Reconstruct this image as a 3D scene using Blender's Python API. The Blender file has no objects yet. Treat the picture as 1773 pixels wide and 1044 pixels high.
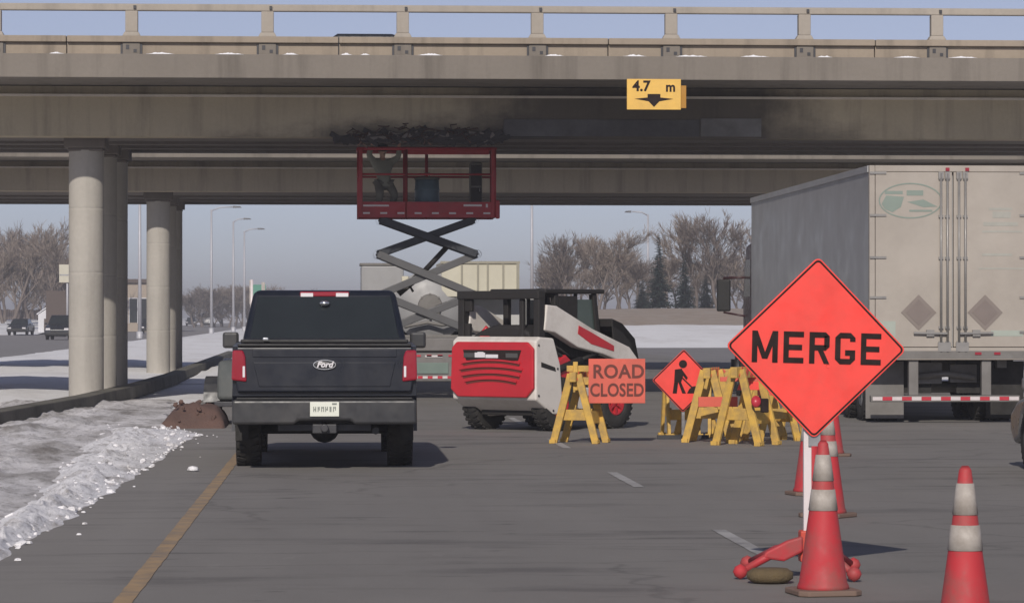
import bpy, bmesh, math, random
from mathutils import Matrix, Vector
random.seed(7)
R = math.radians
C = bpy.context.scene.collection
SC = bpy.context.scene

# ---------------------------------------------------------------- camera, world, sun
F, CX, CY, EYE = 5500.0, 886.5, 522.0, 1.65
YAW, PITCH = math.atan(326.5 / F), math.atan(26.0 / F)
cam = bpy.data.objects.new('camera', bpy.data.cameras.new('camera'))
C.objects.link(cam)
cam.location = (0, 0, EYE)
cam.rotation_euler = (R(90) + PITCH, 0, -YAW)
cam.data.sensor_width = 36
cam.data.lens = 36 * F / 1773
cam.data.clip_start = 0.3
cam.data.clip_end = 9000
SC.camera = cam

SUN_EL, SUN_AZ = R(30), R(11)            # sun behind the camera, 11 degrees to its left
sun_from = Vector((-math.sin(SUN_AZ) * math.cos(SUN_EL), -math.cos(SUN_AZ) * math.cos(SUN_EL), math.sin(SUN_EL)))
sl = bpy.data.lights.new('sun', 'SUN')
sl.energy = 2.7
sl.angle = R(0.6)
sl.color = (1.0, 0.93, 0.84)
sun = bpy.data.objects.new('sun', sl)
C.objects.link(sun)
sun.rotation_euler = sun_from.to_track_quat('Z', 'Y').to_euler()

wd = bpy.data.worlds.new('World')
SC.world = wd
wd.use_nodes = True
nt = wd.node_tree
bg = nt.nodes['Background']
sky = nt.nodes.new('ShaderNodeTexSky')
sky.sky_type = 'NISHITA'
sky.sun_disc = False
sky.sun_elevation = SUN_EL
sky.sun_rotation = math.atan2(sun_from.x, sun_from.y)
sky.air_density = 0.7
sky.dust_density = 0.3
sky.ozone_density = 6.0
hs = nt.nodes.new('ShaderNodeHueSaturation')
hs.inputs['Saturation'].default_value = 0.62
nt.links.new(sky.outputs[0], hs.inputs['Color'])
tint = nt.nodes.new('ShaderNodeMix')
tint.data_type = 'RGBA'; tint.blend_type = 'MULTIPLY'
tint.inputs[0].default_value = 1.0
tint.inputs[7].default_value = (1.0, 0.905, 0.95, 1)      # white balance of the photograph
nt.links.new(hs.outputs[0], tint.inputs[6])
nt.links.new(tint.outputs[2], bg.inputs[0])
bg.inputs[1].default_value = 0.064
SC.view_settings.view_transform = 'Standard'
SC.view_settings.look = 'None'
SC.view_settings.gamma = 1
SC.view_settings.exposure = 0.25
SC.cycles.max_bounces = 6
SC.cycles.volume_bounces = 0

CAMROT = cam.rotation_euler.to_matrix()
def W(u, v, Y):
    "point on the plane y = Y that the photograph shows at pixel (u, v)"
    d = CAMROT @ Vector(((u - CX) / F, -(v - CY) / F, -1.0))
    return Vector((0, 0, EYE)) + d * (Y / d.y)
def G(u, v, z=0.0):
    d = CAMROT @ Vector(((u - CX) / F, -(v - CY) / F, -1.0))
    return Vector((0, 0, EYE)) + d * ((z - EYE) / d.z)

# ---------------------------------------------------------------- materials
def newmat(name):
    m = bpy.data.materials.new(name)
    m.use_nodes = True
    return m, m.node_tree, m.node_tree.nodes['Principled BSDF']
def noise(t, scale, detail=4, vec=None, rough=0.55):
    n = t.nodes.new('ShaderNodeTexNoise')
    n.inputs['Scale'].default_value = scale
    n.inputs['Detail'].default_value = detail
    n.inputs['Roughness'].default_value = rough
    if vec: t.links.new(vec, n.inputs['Vector'])
    return n.outputs['Fac']
def ramp(t, fac, stops):
    r = t.nodes.new('ShaderNodeValToRGB')
    e = r.color_ramp.elements
    while len(e) < len(stops): e.new(0.5)
    for i, (p, c) in enumerate(stops):
        e[i].position = p
        e[i].color = (c, c, c, 1) if isinstance(c, (int, float)) else (*c, 1)
    t.links.new(fac, r.inputs[0])
    return r.outputs[0]
def mix(t, fac, a, b, mode='MIX'):
    n = t.nodes.new('ShaderNodeMix')
    n.data_type = 'RGBA'
    n.blend_type = mode
    for sock, v in ((n.inputs['Factor'], fac), (n.inputs['A'], a), (n.inputs['B'], b)):
        s = sock
        if sock.name in ('A', 'B'):
            s = [x for x in n.inputs if x.name == sock.name and x.type == 'RGBA'][0]
        if isinstance(v, (int, float)): s.default_value = v if s.type == 'VALUE' else (v, v, v, 1)
        elif isinstance(v, tuple): s.default_value = (*v, 1)
        else: t.links.new(v, s)
    return [x for x in n.outputs if x.type == 'RGBA'][0]
def coords(t, scale=(1, 1, 1), kind='Object'):
    c = t.nodes.new('ShaderNodeTexCoord')
    mp = t.nodes.new('ShaderNodeMapping')
    mp.inputs['Scale'].default_value = scale
    t.links.new(c.outputs[kind], mp.inputs[0])
    return mp.outputs[0]
def bump(t, b, h, strength, dist=0.02):
    n = t.nodes.new('ShaderNodeBump')
    n.inputs['Strength'].default_value = strength
    n.inputs['Distance'].default_value = dist
    t.links.new(h, n.inputs['Height'])
    t.links.new(n.outputs[0], b.inputs['Normal'])
def paint(name, col, rough=0.5, metal=0.0, var=0.12, scale=5.0, dirt=None, dirt_amt=0.5, bmp=0.0, coat=0.0):
    m, t, b = newmat(name)
    v = coords(t)
    c = mix(t, noise(t, scale, 5, v), tuple(x * (1 - var) for x in col), tuple(min(1, x * (1 + var)) for x in col))
    if dirt:
        d = ramp(t, noise(t, scale * 0.6, 7, v, 0.7), [(0.42, 0.0), (0.72, dirt_amt)])
        c = mix(t, d, c, dirt)
    t.links.new(c, b.inputs['Base Color'])
    r = ramp(t, noise(t, scale * 2, 4, v), [(0.3, max(0, rough - 0.12)), (0.7, min(1, rough + 0.12))])
    t.links.new(r, b.inputs['Roughness'])
    b.inputs['Metallic'].default_value = metal
    b.inputs['Coat Weight'].default_value = coat
    if bmp: bump(t, b, noise(t, scale * 6, 5, v), bmp)
    return m
def concrete(name, col, stain=(0.07, 0.06, 0.05), amt=0.5, burn=None):
    m, t, b = newmat(name)
    v = coords(t)
    c = mix(t, noise(t, 0.7, 6, v, 0.6), tuple(x * 0.8 for x in col), tuple(x * 1.18 for x in col))
    c = mix(t, ramp(t, noise(t, 14, 5, v), [(0.3, 0.0), (0.75, 0.25)]), c, tuple(x * 0.7 for x in col))
    st = noise(t, 1.0, 6, coords(t, (2.2, 2.2, 0.18)), 0.65)
    c = mix(t, ramp(t, st, [(0.5, 0.0), (0.78, amt)]), c, stain)
    if burn:
        co = t.nodes.new('ShaderNodeTexCoord')
        sx = t.nodes.new('ShaderNodeSeparateXYZ')
        t.links.new(co.outputs['Object'], sx.inputs[0])
        n1 = noise(t, 0.8, 7, v, 0.65); n2 = noise(t, 1.7, 7, coords(t, (.6, 1, 1.3)), 0.7)
        def mad(a, k, add):
            n = t.nodes.new('ShaderNodeMath'); n.operation = 'MULTIPLY_ADD'
            t.links.new(a, n.inputs[0]); n.inputs[1].default_value = k; t.links.new(add, n.inputs[2])
            return n.outputs[0]
        def step(a, lo, hi):
            n = t.nodes.new('ShaderNodeMapRange'); n.interpolation_type = 'SMOOTHSTEP'
            t.links.new(a, n.inputs['Value']); n.inputs['From Min'].default_value = lo; n.inputs['From Max'].default_value = hi
            return n.outputs[0]
        def mul(a, k):
            n = t.nodes.new('ShaderNodeMath'); n.operation = 'MULTIPLY'
            t.links.new(a, n.inputs[0])
            if isinstance(k, float): n.inputs[1].default_value = k
            else: t.links.new(k, n.inputs[1])
            return n.outputs[0]
        xx = mad(n1, 3.0, sx.outputs['X']); zz = mad(n2, 0.9, sx.outputs['Z'])
        for x0, x1, zt, amt_ in burn:
            f = mul(mul(step(xx, x0 + .6, x0 + 2.6), step(xx, x1 + 2.6, x1 + .9)), step(zz, zt + .75, zt + .2))
            f = mul(f, amt_)
            c = mix(t, f, c, (0.032, 0.027, 0.026))
    t.links.new(c, b.inputs['Base Color'])
    b.inputs['Roughness'].default_value = 0.9
    bump(t, b, noise(t, 9, 8, v, 0.7), 0.35, 0.02)
    return m
def glass(name, col, rough=0.06):
    m, t, b = newmat(name)
    v = coords(t)
    c = mix(t, noise(t, 2.0, 3, v), tuple(x * 0.7 for x in col), tuple(x * 1.3 for x in col))
    t.links.new(c, b.inputs['Base Color'])
    b.inputs['Roughness'].default_value = rough
    b.inputs['IOR'].default_value = 1.5
    b.inputs['Specular IOR Level'].default_value = 0.55
    return m

def asphalt_mat(name, base, streak):
    m, t, b = newmat(name)
    v = coords(t)
    c = mix(t, noise(t, 0.35, 5, v, 0.6), tuple(x * 0.86 for x in base), tuple(x * 1.16 for x in base))
    lanes = noise(t, 1.0, 3, coords(t, (0.75, 0.012, 1)))
    c = mix(t, ramp(t, lanes, [(0.35, 0.0), (0.7, 0.4)]), c, tuple(x * 1.35 for x in base))
    st = noise(t, 1.0, 5, coords(t, (0.33, 1.05, 1)), 0.6)
    c = mix(t, ramp(t, st, [(0.54, 0.0), (0.66, 0.6)]), c, streak)
    cr = noise(t, 1.0, 8, coords(t, (0.22, 1.9, 1)), 0.75)
    c = mix(t, ramp(t, cr, [(0.585, 0.0), (0.64, 0.85)]), c, tuple(x * 0.6 for x in streak))
    big = noise(t, 1.0, 6, coords(t, (0.5, 0.16, 1)), 0.7)
    c = mix(t, ramp(t, big, [(0.45, 0.0), (0.62, 0.45)]), c, tuple(x * 1.32 for x in base))
    vo = t.nodes.new('ShaderNodeTexVoronoi'); vo.feature = 'DISTANCE_TO_EDGE'; vo.inputs['Scale'].default_value = 1.0
    wv = t.nodes.new('ShaderNodeMix'); wv.data_type = 'RGBA'; wv.inputs[0].default_value = 0.12
    nz = t.nodes.new('ShaderNodeTexNoise'); nz.inputs['Scale'].default_value = 1.6; nz.inputs['Detail'].default_value = 6
    cv = coords(t, (0.16, 0.42, 1)); t.links.new(v, nz.inputs['Vector'])
    t.links.new(cv, wv.inputs[6]); t.links.new(nz.outputs['Color'], wv.inputs[7]); t.links.new(wv.outputs[2], vo.inputs['Vector'])
    c = mix(t, ramp(t, vo.outputs[0], [(0.002, 0.35), (0.008, 0.0)]), c, tuple(x * 0.5 for x in streak))
    spot = noise(t, 1.0, 4, coords(t, (1.1, 2.6, 1)), 0.6)
    c = mix(t, ramp(t, spot, [(0.66, 0.0), (0.71, 0.75)]), c, tuple(x * 0.75 for x in streak))
    cx_ = t.nodes.new('ShaderNodeTexCoord'); sx_ = t.nodes.new('ShaderNodeSeparateXYZ')
    t.links.new(cx_.outputs['Object'], sx_.inputs[0])
    mr_ = t.nodes.new('ShaderNodeMapRange'); t.links.new(sx_.outputs['X'], mr_.inputs['Value'])
    mr_.inputs['From Min'].default_value = -1.0; mr_.inputs['From Max'].default_value = -1.5
    mr_.inputs['To Max'].default_value = 0.45          # the salt-bleached shoulder left of the edge line
    c = mix(t, mr_.outputs[0], c, tuple(x * 1.5 for x in base))
    salt = noise(t, 3.2, 8, coords(t, (1, 0.45, 1)), 0.8)
    c = mix(t, ramp(t, salt, [(0.60, 0.0), (0.70, 0.5)]), c, tuple(x * 1.75 for x in base))
    fine = noise(t, 55, 3, v)
    c = mix(t, ramp(t, fine, [(0.3, 0.0), (0.8, 0.28)]), c, tuple(x * 1.7 for x in base))
    t.links.new(c, b.inputs['Base Color'])
    b.inputs['Roughness'].default_value = 0.85
    bump(t, b, noise(t, 40, 5, v, 0.7), 0.4, 0.012)
    return m
def snow_mat(name, clean, dirty, d0=0.42, d1=0.68, scale=0.8, dark=0.6):
    m, t, b = newmat(name)
    v = coords(t, (1, .32, 1))
    f = ramp(t, noise(t, scale, 9, v, 0.7), [(d0, 0.0), (d1, 1.0)])
    c = mix(t, f, clean, dirty)
    c = mix(t, ramp(t, noise(t, scale * 5, 6, coords(t, (1.2, 0.4, 1)), 0.75), [(0.5, 0.0), (0.68, 0.7)]), c, tuple(x * dark for x in dirty))
    t.links.new(c, b.inputs['Base Color'])
    b.inputs['Roughness'].default_value = 1.0
    b.inputs['Specular IOR Level'].default_value = 0.1
    bump(t, b, noise(t, 7, 8, v, 0.75), 0.6, 0.06)
    return m

M = {}
M['asphalt'] = asphalt_mat('asphalt', (0.185, 0.174, 0.163), (0.075, 0.069, 0.067))
M['asphalt_far'] = asphalt_mat('salted_asphalt', (0.2, 0.19, 0.19), (0.13, 0.12, 0.12))
M['snow'] = snow_mat('snow', (0.90, 0.90, 0.92), (0.76, 0.74, 0.74), 0.5, 0.85, 0.05, 0.9)
M['dirty_snow'] = snow_mat('dirty_snow', (0.80, 0.78, 0.79), (0.29, 0.27, 0.255), 0.43, 0.66, 1.1)
M['crust_snow'] = snow_mat('crust_snow', (0.90, 0.89, 0.91), (0.45, 0.42, 0.40), 0.52, 0.68, 2.2)
M['white_snow'] = paint('white_snow', (0.82, 0.82, 0.85), 0.7, var=0.06, bmp=0.5)
M['dead_grass'] = paint('dead_grass', (0.34, 0.27, 0.21), 0.95, var=0.3, scale=1.2, bmp=0.6, dirt=(0.5, 0.47, 0.45), dirt_amt=0.5)
M['median'] = paint('median_concrete', (0.16, 0.15, 0.125), 0.9, var=0.3, scale=1.4, dirt=(0.06, 0.056, 0.045), dirt_amt=0.9, bmp=0.5)
M['yellow_line'] = paint('worn_yellow_paint', (0.40, 0.275, 0.155), 0.85, var=0.25, scale=5, dirt=(0.19, 0.17, 0.155), dirt_amt=1.0)
M['white_line'] = paint('worn_white_paint', (0.42, 0.41, 0.40), 0.8, var=0.2, scale=3, dirt=(0.13, 0.12, 0.12), dirt_amt=0.8)
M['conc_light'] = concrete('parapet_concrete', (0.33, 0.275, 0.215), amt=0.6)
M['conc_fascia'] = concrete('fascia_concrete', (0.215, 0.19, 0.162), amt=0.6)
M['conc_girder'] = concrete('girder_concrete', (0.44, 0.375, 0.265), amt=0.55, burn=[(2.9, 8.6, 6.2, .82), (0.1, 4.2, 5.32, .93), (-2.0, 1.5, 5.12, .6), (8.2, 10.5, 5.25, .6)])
M['conc_girder_far'] = concrete('far_girder_concrete', (0.42, 0.355, 0.26), amt=0.55)
M['conc_edge'] = concrete('ledge_concrete', (0.62, 0.56, 0.48), amt=0.3)
M['conc_col'] = concrete('column_concrete', (0.42, 0.395, 0.355), amt=0.35)
M['conc_rail'] = concrete('rail_concrete', (0.38, 0.34, 0.29), amt=0.35)
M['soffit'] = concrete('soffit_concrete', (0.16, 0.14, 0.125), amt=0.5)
M['plate'] = paint('grey_steel_plate', (0.10, 0.098, 0.098), 0.7, 0.0, var=0.3, scale=1.2, dirt=(0.035, 0.03, 0.03), dirt_amt=0.9)
M['plate_light'] = paint('pale_steel_plate', (0.2, 0.195, 0.188), 0.7, 0.0, var=0.2, scale=1.2, dirt=(0.06, 0.055, 0.05), dirt_amt=0.8)
M['rubble'] = paint('sooty_concrete', (0.03, 0.026, 0.026), 0.95, var=0.5, scale=4, bmp=0.8)
M['rebar'] = paint('rusty_rebar', (0.06, 0.03, 0.022), 0.8, 0.4, var=0.4)
M['sign_orange'] = paint('fluorescent_orange', (1.0, 0.068, 0.052), 0.45, var=0.09, scale=4, dirt=(0.62, 0.075, 0.055), dirt_amt=0.6)
M['sign_dull'] = paint('faded_orange', (0.72, 0.13, 0.085), 0.6, var=0.12, scale=4, dirt=(0.3, 0.08, 0.06), dirt_amt=0.4)
M['sign_black'] = paint('sign_black', (0.016, 0.007, 0.006), 0.9, var=0.2)
M['sign_brown'] = paint('worn_sign_print', (0.14, 0.03, 0.02), 0.6, var=0.25)
M['sign_yellow'] = paint('sign_yellow', (0.82, 0.5, 0.1), 0.5, var=0.1, scale=3, dirt=(0.4, 0.25, 0.08), dirt_amt=0.4)
M['sign_back'] = paint('sign_back_aluminium', (0.4, 0.4, 0.4), 0.5, 0.6)
M['cone_orange'] = paint('cone_orange', (0.5, 0.035, 0.045), 0.65, var=0.15, scale=5, dirt=(0.22, 0.1, 0.085), dirt_amt=1.0)
M['cone_white'] = paint('reflective_white', (0.46, 0.42, 0.38), 0.6, var=0.16, scale=9, dirt=(0.22, 0.18, 0.15), dirt_amt=0.8)
M['cone_base'] = paint('cone_base', (0.2, 0.13, 0.1), 0.8, var=0.2, dirt=(0.15, 0.12, 0.1))
M['mast'] = paint('white_mast', (0.75, 0.68, 0.68), 0.45, 0.1, var=0.06)
M['sandbag'] = paint('olive_sandbag', (0.13, 0.095, 0.05), 0.95, var=0.25, scale=12, bmp=0.5)
M['trestle'] = paint('trestle_yellow', (0.66, 0.41, 0.08), 0.7, var=0.22, scale=7, dirt=(0.27, 0.19, 0.10), dirt_amt=0.9)
M['trestle_strip'] = paint('trestle_orange_strip', (0.6, 0.08, 0.05), 0.6, var=0.2)
M['navy'] = paint('navy_paint', (0.006, 0.009, 0.018), 0.36, 0.0, var=0.15, scale=2, dirt=(0.02, 0.02, 0.023), dirt_amt=0.5, coat=0.1)
M['navy_trim'] = paint('dusty_bumper', (0.035, 0.036, 0.04), 0.4, 0.1, var=0.2, scale=4, dirt=(0.09, 0.085, 0.08), dirt_amt=0.6)
M['black_plastic'] = paint('black_plastic', (0.012, 0.012, 0.013), 0.55, var=0.2)
M['rubber'] = paint('rubber', (0.018, 0.017, 0.016), 0.85, var=0.3, dirt=(0.06, 0.055, 0.05), dirt_amt=0.6)
M['steel'] = paint('steel', (0.35, 0.35, 0.36), 0.4, 0.8, var=0.15)
M['dark_steel'] = paint('dark_steel', (0.06, 0.06, 0.065), 0.5, 0.5, var=0.2)
M['dark_glass'] = glass('dark_glass', (0.022, 0.027, 0.030), 0.12)
M['green_glass'] = glass('greenish_glass', (0.06, 0.085, 0.075), 0.1)
M['red_lens'] = paint('red_lens', (0.3, 0.008, 0.025), 0.15, var=0.15, coat=0.5)
M['white_lens'] = paint('white_lens', (0.75, 0.73, 0.75), 0.2, var=0.08, coat=0.4)
M['plate_white'] = paint('licence_white', (0.75, 0.77, 0.68), 0.5, var=0.06)
M['chrome'] = paint('chrome', (0.7, 0.72, 0.74), 0.2, 0.9, var=0.05)
M['skid_white'] = paint('machine_white', (0.72, 0.68, 0.63), 0.45, var=0.08, scale=3, dirt=(0.4, 0.34, 0.29), dirt_amt=0.6)
M['skid_red'] = paint('machine_red', (0.55, 0.022, 0.035), 0.4, var=0.15, scale=3, dirt=(0.3, 0.03, 0.035), dirt_amt=0.4)
M['skid_dark'] = paint('machine_charcoal', (0.018, 0.016, 0.015), 0.7, var=0.2)
M['lift_red'] = paint('lift_red', (0.36, 0.012, 0.022), 0.45, var=0.15, dirt=(0.16, 0.02, 0.02), dirt_amt=0.5)
M['lift_arm'] = paint('lift_arm_shaded_grey', (0.022, 0.026, 0.034), 0.5, 0.1, var=0.2)  # arm grey darkened: the overpass shade on the top arms is in the colour
M['lift_arm_lit'] = paint('lift_arm_lit_grey', (0.085, 0.085, 0.088), 0.5, 0.1, var=0.2)  # same arm grey made paler, painting the sunlit lower arms
M['lift_base'] = paint('lift_base_grey', (0.17, 0.16, 0.155), 0.55, var=0.2, dirt=(0.1, 0.09, 0.08))
M['lift_panel'] = paint('lift_panel_green', (0.15, 0.2, 0.175), 0.5, var=0.15)
M['decal_white'] = paint('decal_white', (0.62, 0.56, 0.56), 0.5, var=0.15, scale=20)
M['tape_red'] = paint('tape_red', (0.5, 0.03, 0.05), 0.4, var=0.2, scale=20)
M['trailer_white'] = paint('trailer_white', (0.40, 0.36, 0.315), 0.55, var=0.16, scale=0.9, dirt=(0.25, 0.215, 0.18), dirt_amt=0.55)
M['trailer_side'] = paint('trailer_side_grey', (0.42, 0.42, 0.43), 0.4, 0.25, var=0.06, scale=0.8, dirt=(0.3, 0.3, 0.3), dirt_amt=0.4)
M['trailer_frame'] = paint('dusty_grey_steel', (0.2, 0.19, 0.18), 0.6, 0.2, var=0.15, scale=3, dirt=(0.09, 0.08, 0.07), dirt_amt=0.6)
M['rod'] = paint('lock_rod_grey', (0.27, 0.26, 0.25), 0.5, 0.4, var=0.15)
M['logo_green'] = paint('faded_green_print', (0.22, 0.27, 0.235), 0.6, var=0.12)
M['placard'] = paint('placard_grey', (0.22, 0.185, 0.165), 0.6, var=0.12)
M['tractor'] = paint('dark_maroon_paint', (0.05, 0.018, 0.022), 0.4, var=0.15)
M['silver_car'] = paint('grey_car_paint', (0.2, 0.2, 0.205), 0.35, 0.3, var=0.08, dirt=(0.2, 0.19, 0.17))
M['black_car'] = paint('black_car_paint', (0.02, 0.022, 0.026), 0.3, var=0.1, coat=0.3)
M['white_car'] = paint('white_car_paint', (0.7, 0.7, 0.7), 0.4, var=0.05)
M['lamp_pole'] = paint('galvanised_pole', (0.5, 0.5, 0.53), 0.6, 0.3, var=0.1)
M['sign_green'] = paint('highway_sign_green', (0.1, 0.26, 0.2), 0.6, var=0.1)
M['cream'] = paint('cream_panel', (0.6, 0.57, 0.46), 0.6, var=0.1, scale=1.2, dirt=(0.4, 0.37, 0.29), dirt_amt=0.4)
M['tank_grey'] = paint('tank_grey', (0.34, 0.34, 0.345), 0.5, 0.1, var=0.08, scale=1.5, dirt=(0.24, 0.23, 0.22), dirt_amt=0.5)
M['tan_wall'] = paint('tan_wall', (0.38, 0.32, 0.26), 0.85, var=0.1)
M['brown_wall'] = paint('brown_box', (0.11, 0.085, 0.075), 0.8, var=0.12)
M['white_wall'] = paint('white_wall', (0.66, 0.66, 0.68), 0.8, var=0.06)
M['fence_wood'] = paint('dark_fence_wood', (0.14, 0.11, 0.10), 0.9, var=0.2)
M['bark'] = paint('bark', (0.17, 0.14, 0.125), 0.95, var=0.3, scale=2)
M['bark_pale'] = paint('pale_twigs', (0.25, 0.205, 0.175), 0.95, var=0.3, scale=2)
M['needles'] = paint('spruce_needles', (0.018, 0.034, 0.03), 0.9, var=0.4, scale=1.5)
M['brick_dirt'] = paint('red_brown_dirt', (0.135, 0.08, 0.064), 0.95, var=0.3, scale=4, bmp=0.8, dirt=(0.1, 0.07, 0.06))
M['cloth_dark'] = paint('dark_workwear', (0.13, 0.13, 0.115), 0.9, var=0.25, scale=9)
M['cloth_jacket'] = paint('grey_green_jacket', (0.24, 0.25, 0.21), 0.9, var=0.2, scale=9)
M['skin'] = paint('skin', (0.5, 0.3, 0.22), 0.6, var=0.08)
M['hair'] = paint('hair', (0.03, 0.022, 0.018), 0.7, var=0.2)
M['blue_drum'] = paint('blue_grey_plastic', (0.10, 0.16, 0.2), 0.5, var=0.15)
M['haze'] = None

# ---------------------------------------------------------------- mesh builder
class MB:
    def __init__(s): s.v, s.f, s.sm = [], [], []
    def add(s, verts, faces, mat=None, smooth=False):
        o = len(s.v)
        s.v += [(mat @ Vector(p)) if mat is not None else Vector(p) for p in verts]
        for f in faces:
            s.f.append(tuple(i + o for i in f)); s.sm.append(smooth)
        return s
    def box(s, x0, x1, y0, y1, z0, z1, mat=None):
        v = [(x, y, z) for z in (z0, z1) for y in (y0, y1) for x in (x0, x1)]
        return s.add(v, [(0, 2, 3, 1), (4, 5, 7, 6), (0, 1, 5, 4), (2, 6, 7, 3), (0, 4, 6, 2), (1, 3, 7, 5)], mat)
    def cbox(s, c, d, rot=(0, 0, 0)):
        from mathutils import Euler
        m = Matrix.Translation(c) @ Euler(rot).to_matrix().to_4x4()
        return s.box(-d[0] / 2, d[0] / 2, -d[1] / 2, d[1] / 2, -d[2] / 2, d[2] / 2, m)
    def hexa(s, bot, top):
        "eight corners, bottom ring then top ring"
        return s.add(list(bot) + list(top), [(3, 2, 1, 0), (4, 5, 6, 7), (0, 1, 5, 4), (1, 2, 6, 5), (2, 3, 7, 6), (3, 0, 4, 7)])
    def bar(s, a, b, w, h, up=(0, 0, 1)):
        a, b = Vector(a), Vector(b)
        d = (b - a).normalized(); up = Vector(up)
        x = d.cross(up)
        if x.length < 1e-4: x = d.cross(Vector((1, 0, 0)))
        x.normalize(); z = x.cross(d)
        q = [x * w / 2 * i + z * h / 2 * j for i, j in ((-1, -1), (1, -1), (1, 1), (-1, 1))]
        return s.hexa([a + k for k in q], [b + k for k in q])
    def tube(s, pts, r, n=8, smooth=True, cap=True):
        pts = [Vector(p) for p in pts]
        rs = r if isinstance(r, (list, tuple)) else [r] * len(pts)
        vs, fs = [], []
        ref = None
        for i, p in enumerate(pts):
            d = (pts[min(i + 1, len(pts) - 1)] - pts[max(i - 1, 0)]).normalized()
            if ref is None: ref = d.orthogonal().normalized()
            ref = (ref - d * ref.dot(d)).normalized()
            o = d.cross(ref)
            for k in range(n):
                a = 2 * math.pi * k / n
                vs.append(p + (ref * math.cos(a) + o * math.sin(a)) * rs[i])
        for i in range(len(pts) - 1):
            for k in range(n):
                fs.append((i * n + k, i * n + (k + 1) % n, (i + 1) * n + (k + 1) % n, (i + 1) * n + k))
        s.add(vs, fs, None, smooth)
        if cap and n > 2:
            o = len(s.v) - len(vs)
            s.f.append(tuple(o + k for k in range(n))); s.sm.append(False)
            s.f.append(tuple(o + len(vs) - n + k for k in range(n))); s.sm.append(False)
        return s
    def lathe(s, prof, n=24, mat=None, smooth=True):
        "profile of (radius, height) turned round z"
        vs = [(r * math.cos(2 * math.pi * k / n), r * math.sin(2 * math.pi * k / n), z) for r, z in prof for k in range(n)]
        fs = [(i * n + k, i * n + (k + 1) % n, (i + 1) * n + (k + 1) % n, (i + 1) * n + k) for i in range(len(prof) - 1) for k in range(n)]
        s.add(vs, fs, mat, smooth)
        return s
    def prism(s, poly, a, b, axis='x', mat=None):
        "polygon of two coordinates pushed along an axis from a to b"
        def P(p, t):
            return {'x': (t, p[0], p[1]), 'y': (p[0], t, p[1]), 'z': (p[0], p[1], t)}[axis]
        n = len(poly)
        vs = [P(p, a) for p in poly] + [P(p, b) for p in poly]
        fs = [tuple(range(n - 1, -1, -1)), tuple(range(n, 2 * n))] + [(k, (k + 1) % n, n + (k + 1) % n, n + k) for k in range(n)]
        return s.add(vs, fs, mat)
    def build(s, name, mat, parent=None, bevel=0.0, seg=2, loc=None, rot=None, recalc=True):
        me = bpy.data.meshes.new(name)
        me.from_pydata([tuple(p) for p in s.v], [], s.f)
        me.polygons.foreach_set('use_smooth', s.sm)
        if recalc:
            bm = bmesh.new(); bm.from_mesh(me)
            bmesh.ops.recalc_face_normals(bm, faces=bm.faces)
            bm.to_mesh(me); bm.free()
        me.materials.append(mat)
        o = bpy.data.objects.new(name, me)
        C.objects.link(o)
        if parent: o.parent = parent
        if loc is not None: o.location = loc
        if rot is not None: o.rotation_euler = rot
        if bevel:
            bv = o.modifiers.new('bevel', 'BEVEL')
            bv.width = bevel; bv.segments = seg; bv.limit_method = 'ANGLE'; bv.angle_limit = R(35)
        return o
def lab(o, label, cat, group=None, kind=None):
    o['label'] = label; o['category'] = cat
    if group: o['group'] = group
    if kind: o['kind'] = kind
    return o
def setting(o, kind='structure', label=None):
    o['kind'] = kind
    if label: o['label'] = label
    return o
def thing(name, label, cat, loc=(0, 0, 0), rz=0.0, group=None):
    o = bpy.data.objects.new(name, None)
    C.objects.link(o)
    o.location = loc; o.rotation_euler = (0, 0, rz)
    o.empty_display_size = 0.2
    return lab(o, label, cat, group)
def dup(root, loc=None, rz=None, label=None, scale=None, group=None):
    r = root.copy(); C.objects.link(r)
    if loc is not None: r.location = loc
    if rz is not None: r.rotation_euler = (root.rotation_euler[0], root.rotation_euler[1], rz)
    if scale is not None: r.scale = scale if isinstance(scale, tuple) else (scale,) * 3
    if label: r['label'] = label
    if group: r['group'] = group
    for ch in list(root.children):
        c = ch.copy(); C.objects.link(c); c.parent = r
        for g in ch.children:
            d = g.copy(); C.objects.link(d); d.parent = c
    return r
def lettering(name, body, size, mat, parent, loc, rot=(R(90), 0, 0), bold=0.0, sx=1.0, ext=0.001, spacing=1.0, shear=0.0):
    cu = bpy.data.curves.new(name, 'FONT')
    cu.body = body; cu.size = size; cu.align_x = 'CENTER'; cu.align_y = 'CENTER'
    cu.offset = bold; cu.extrude = ext; cu.space_character = spacing; cu.shear = shear
    cu.resolution_u = 4
    tmp = bpy.data.objects.new(name, cu); C.objects.link(tmp)
    dg = bpy.context.evaluated_depsgraph_get(); dg.update()
    me = bpy.data.meshes.new_from_object(tmp.evaluated_get(dg))
    bpy.data.objects.remove(tmp)
    bpy.data.curves.remove(cu)
    me.materials.clear(); me.materials.append(mat)
    o = bpy.data.objects.new(name, me); C.objects.link(o)
    o.parent = parent; o.location = loc; o.rotation_euler = rot; o.scale = (sx, 1, 1)
    return o
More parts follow.
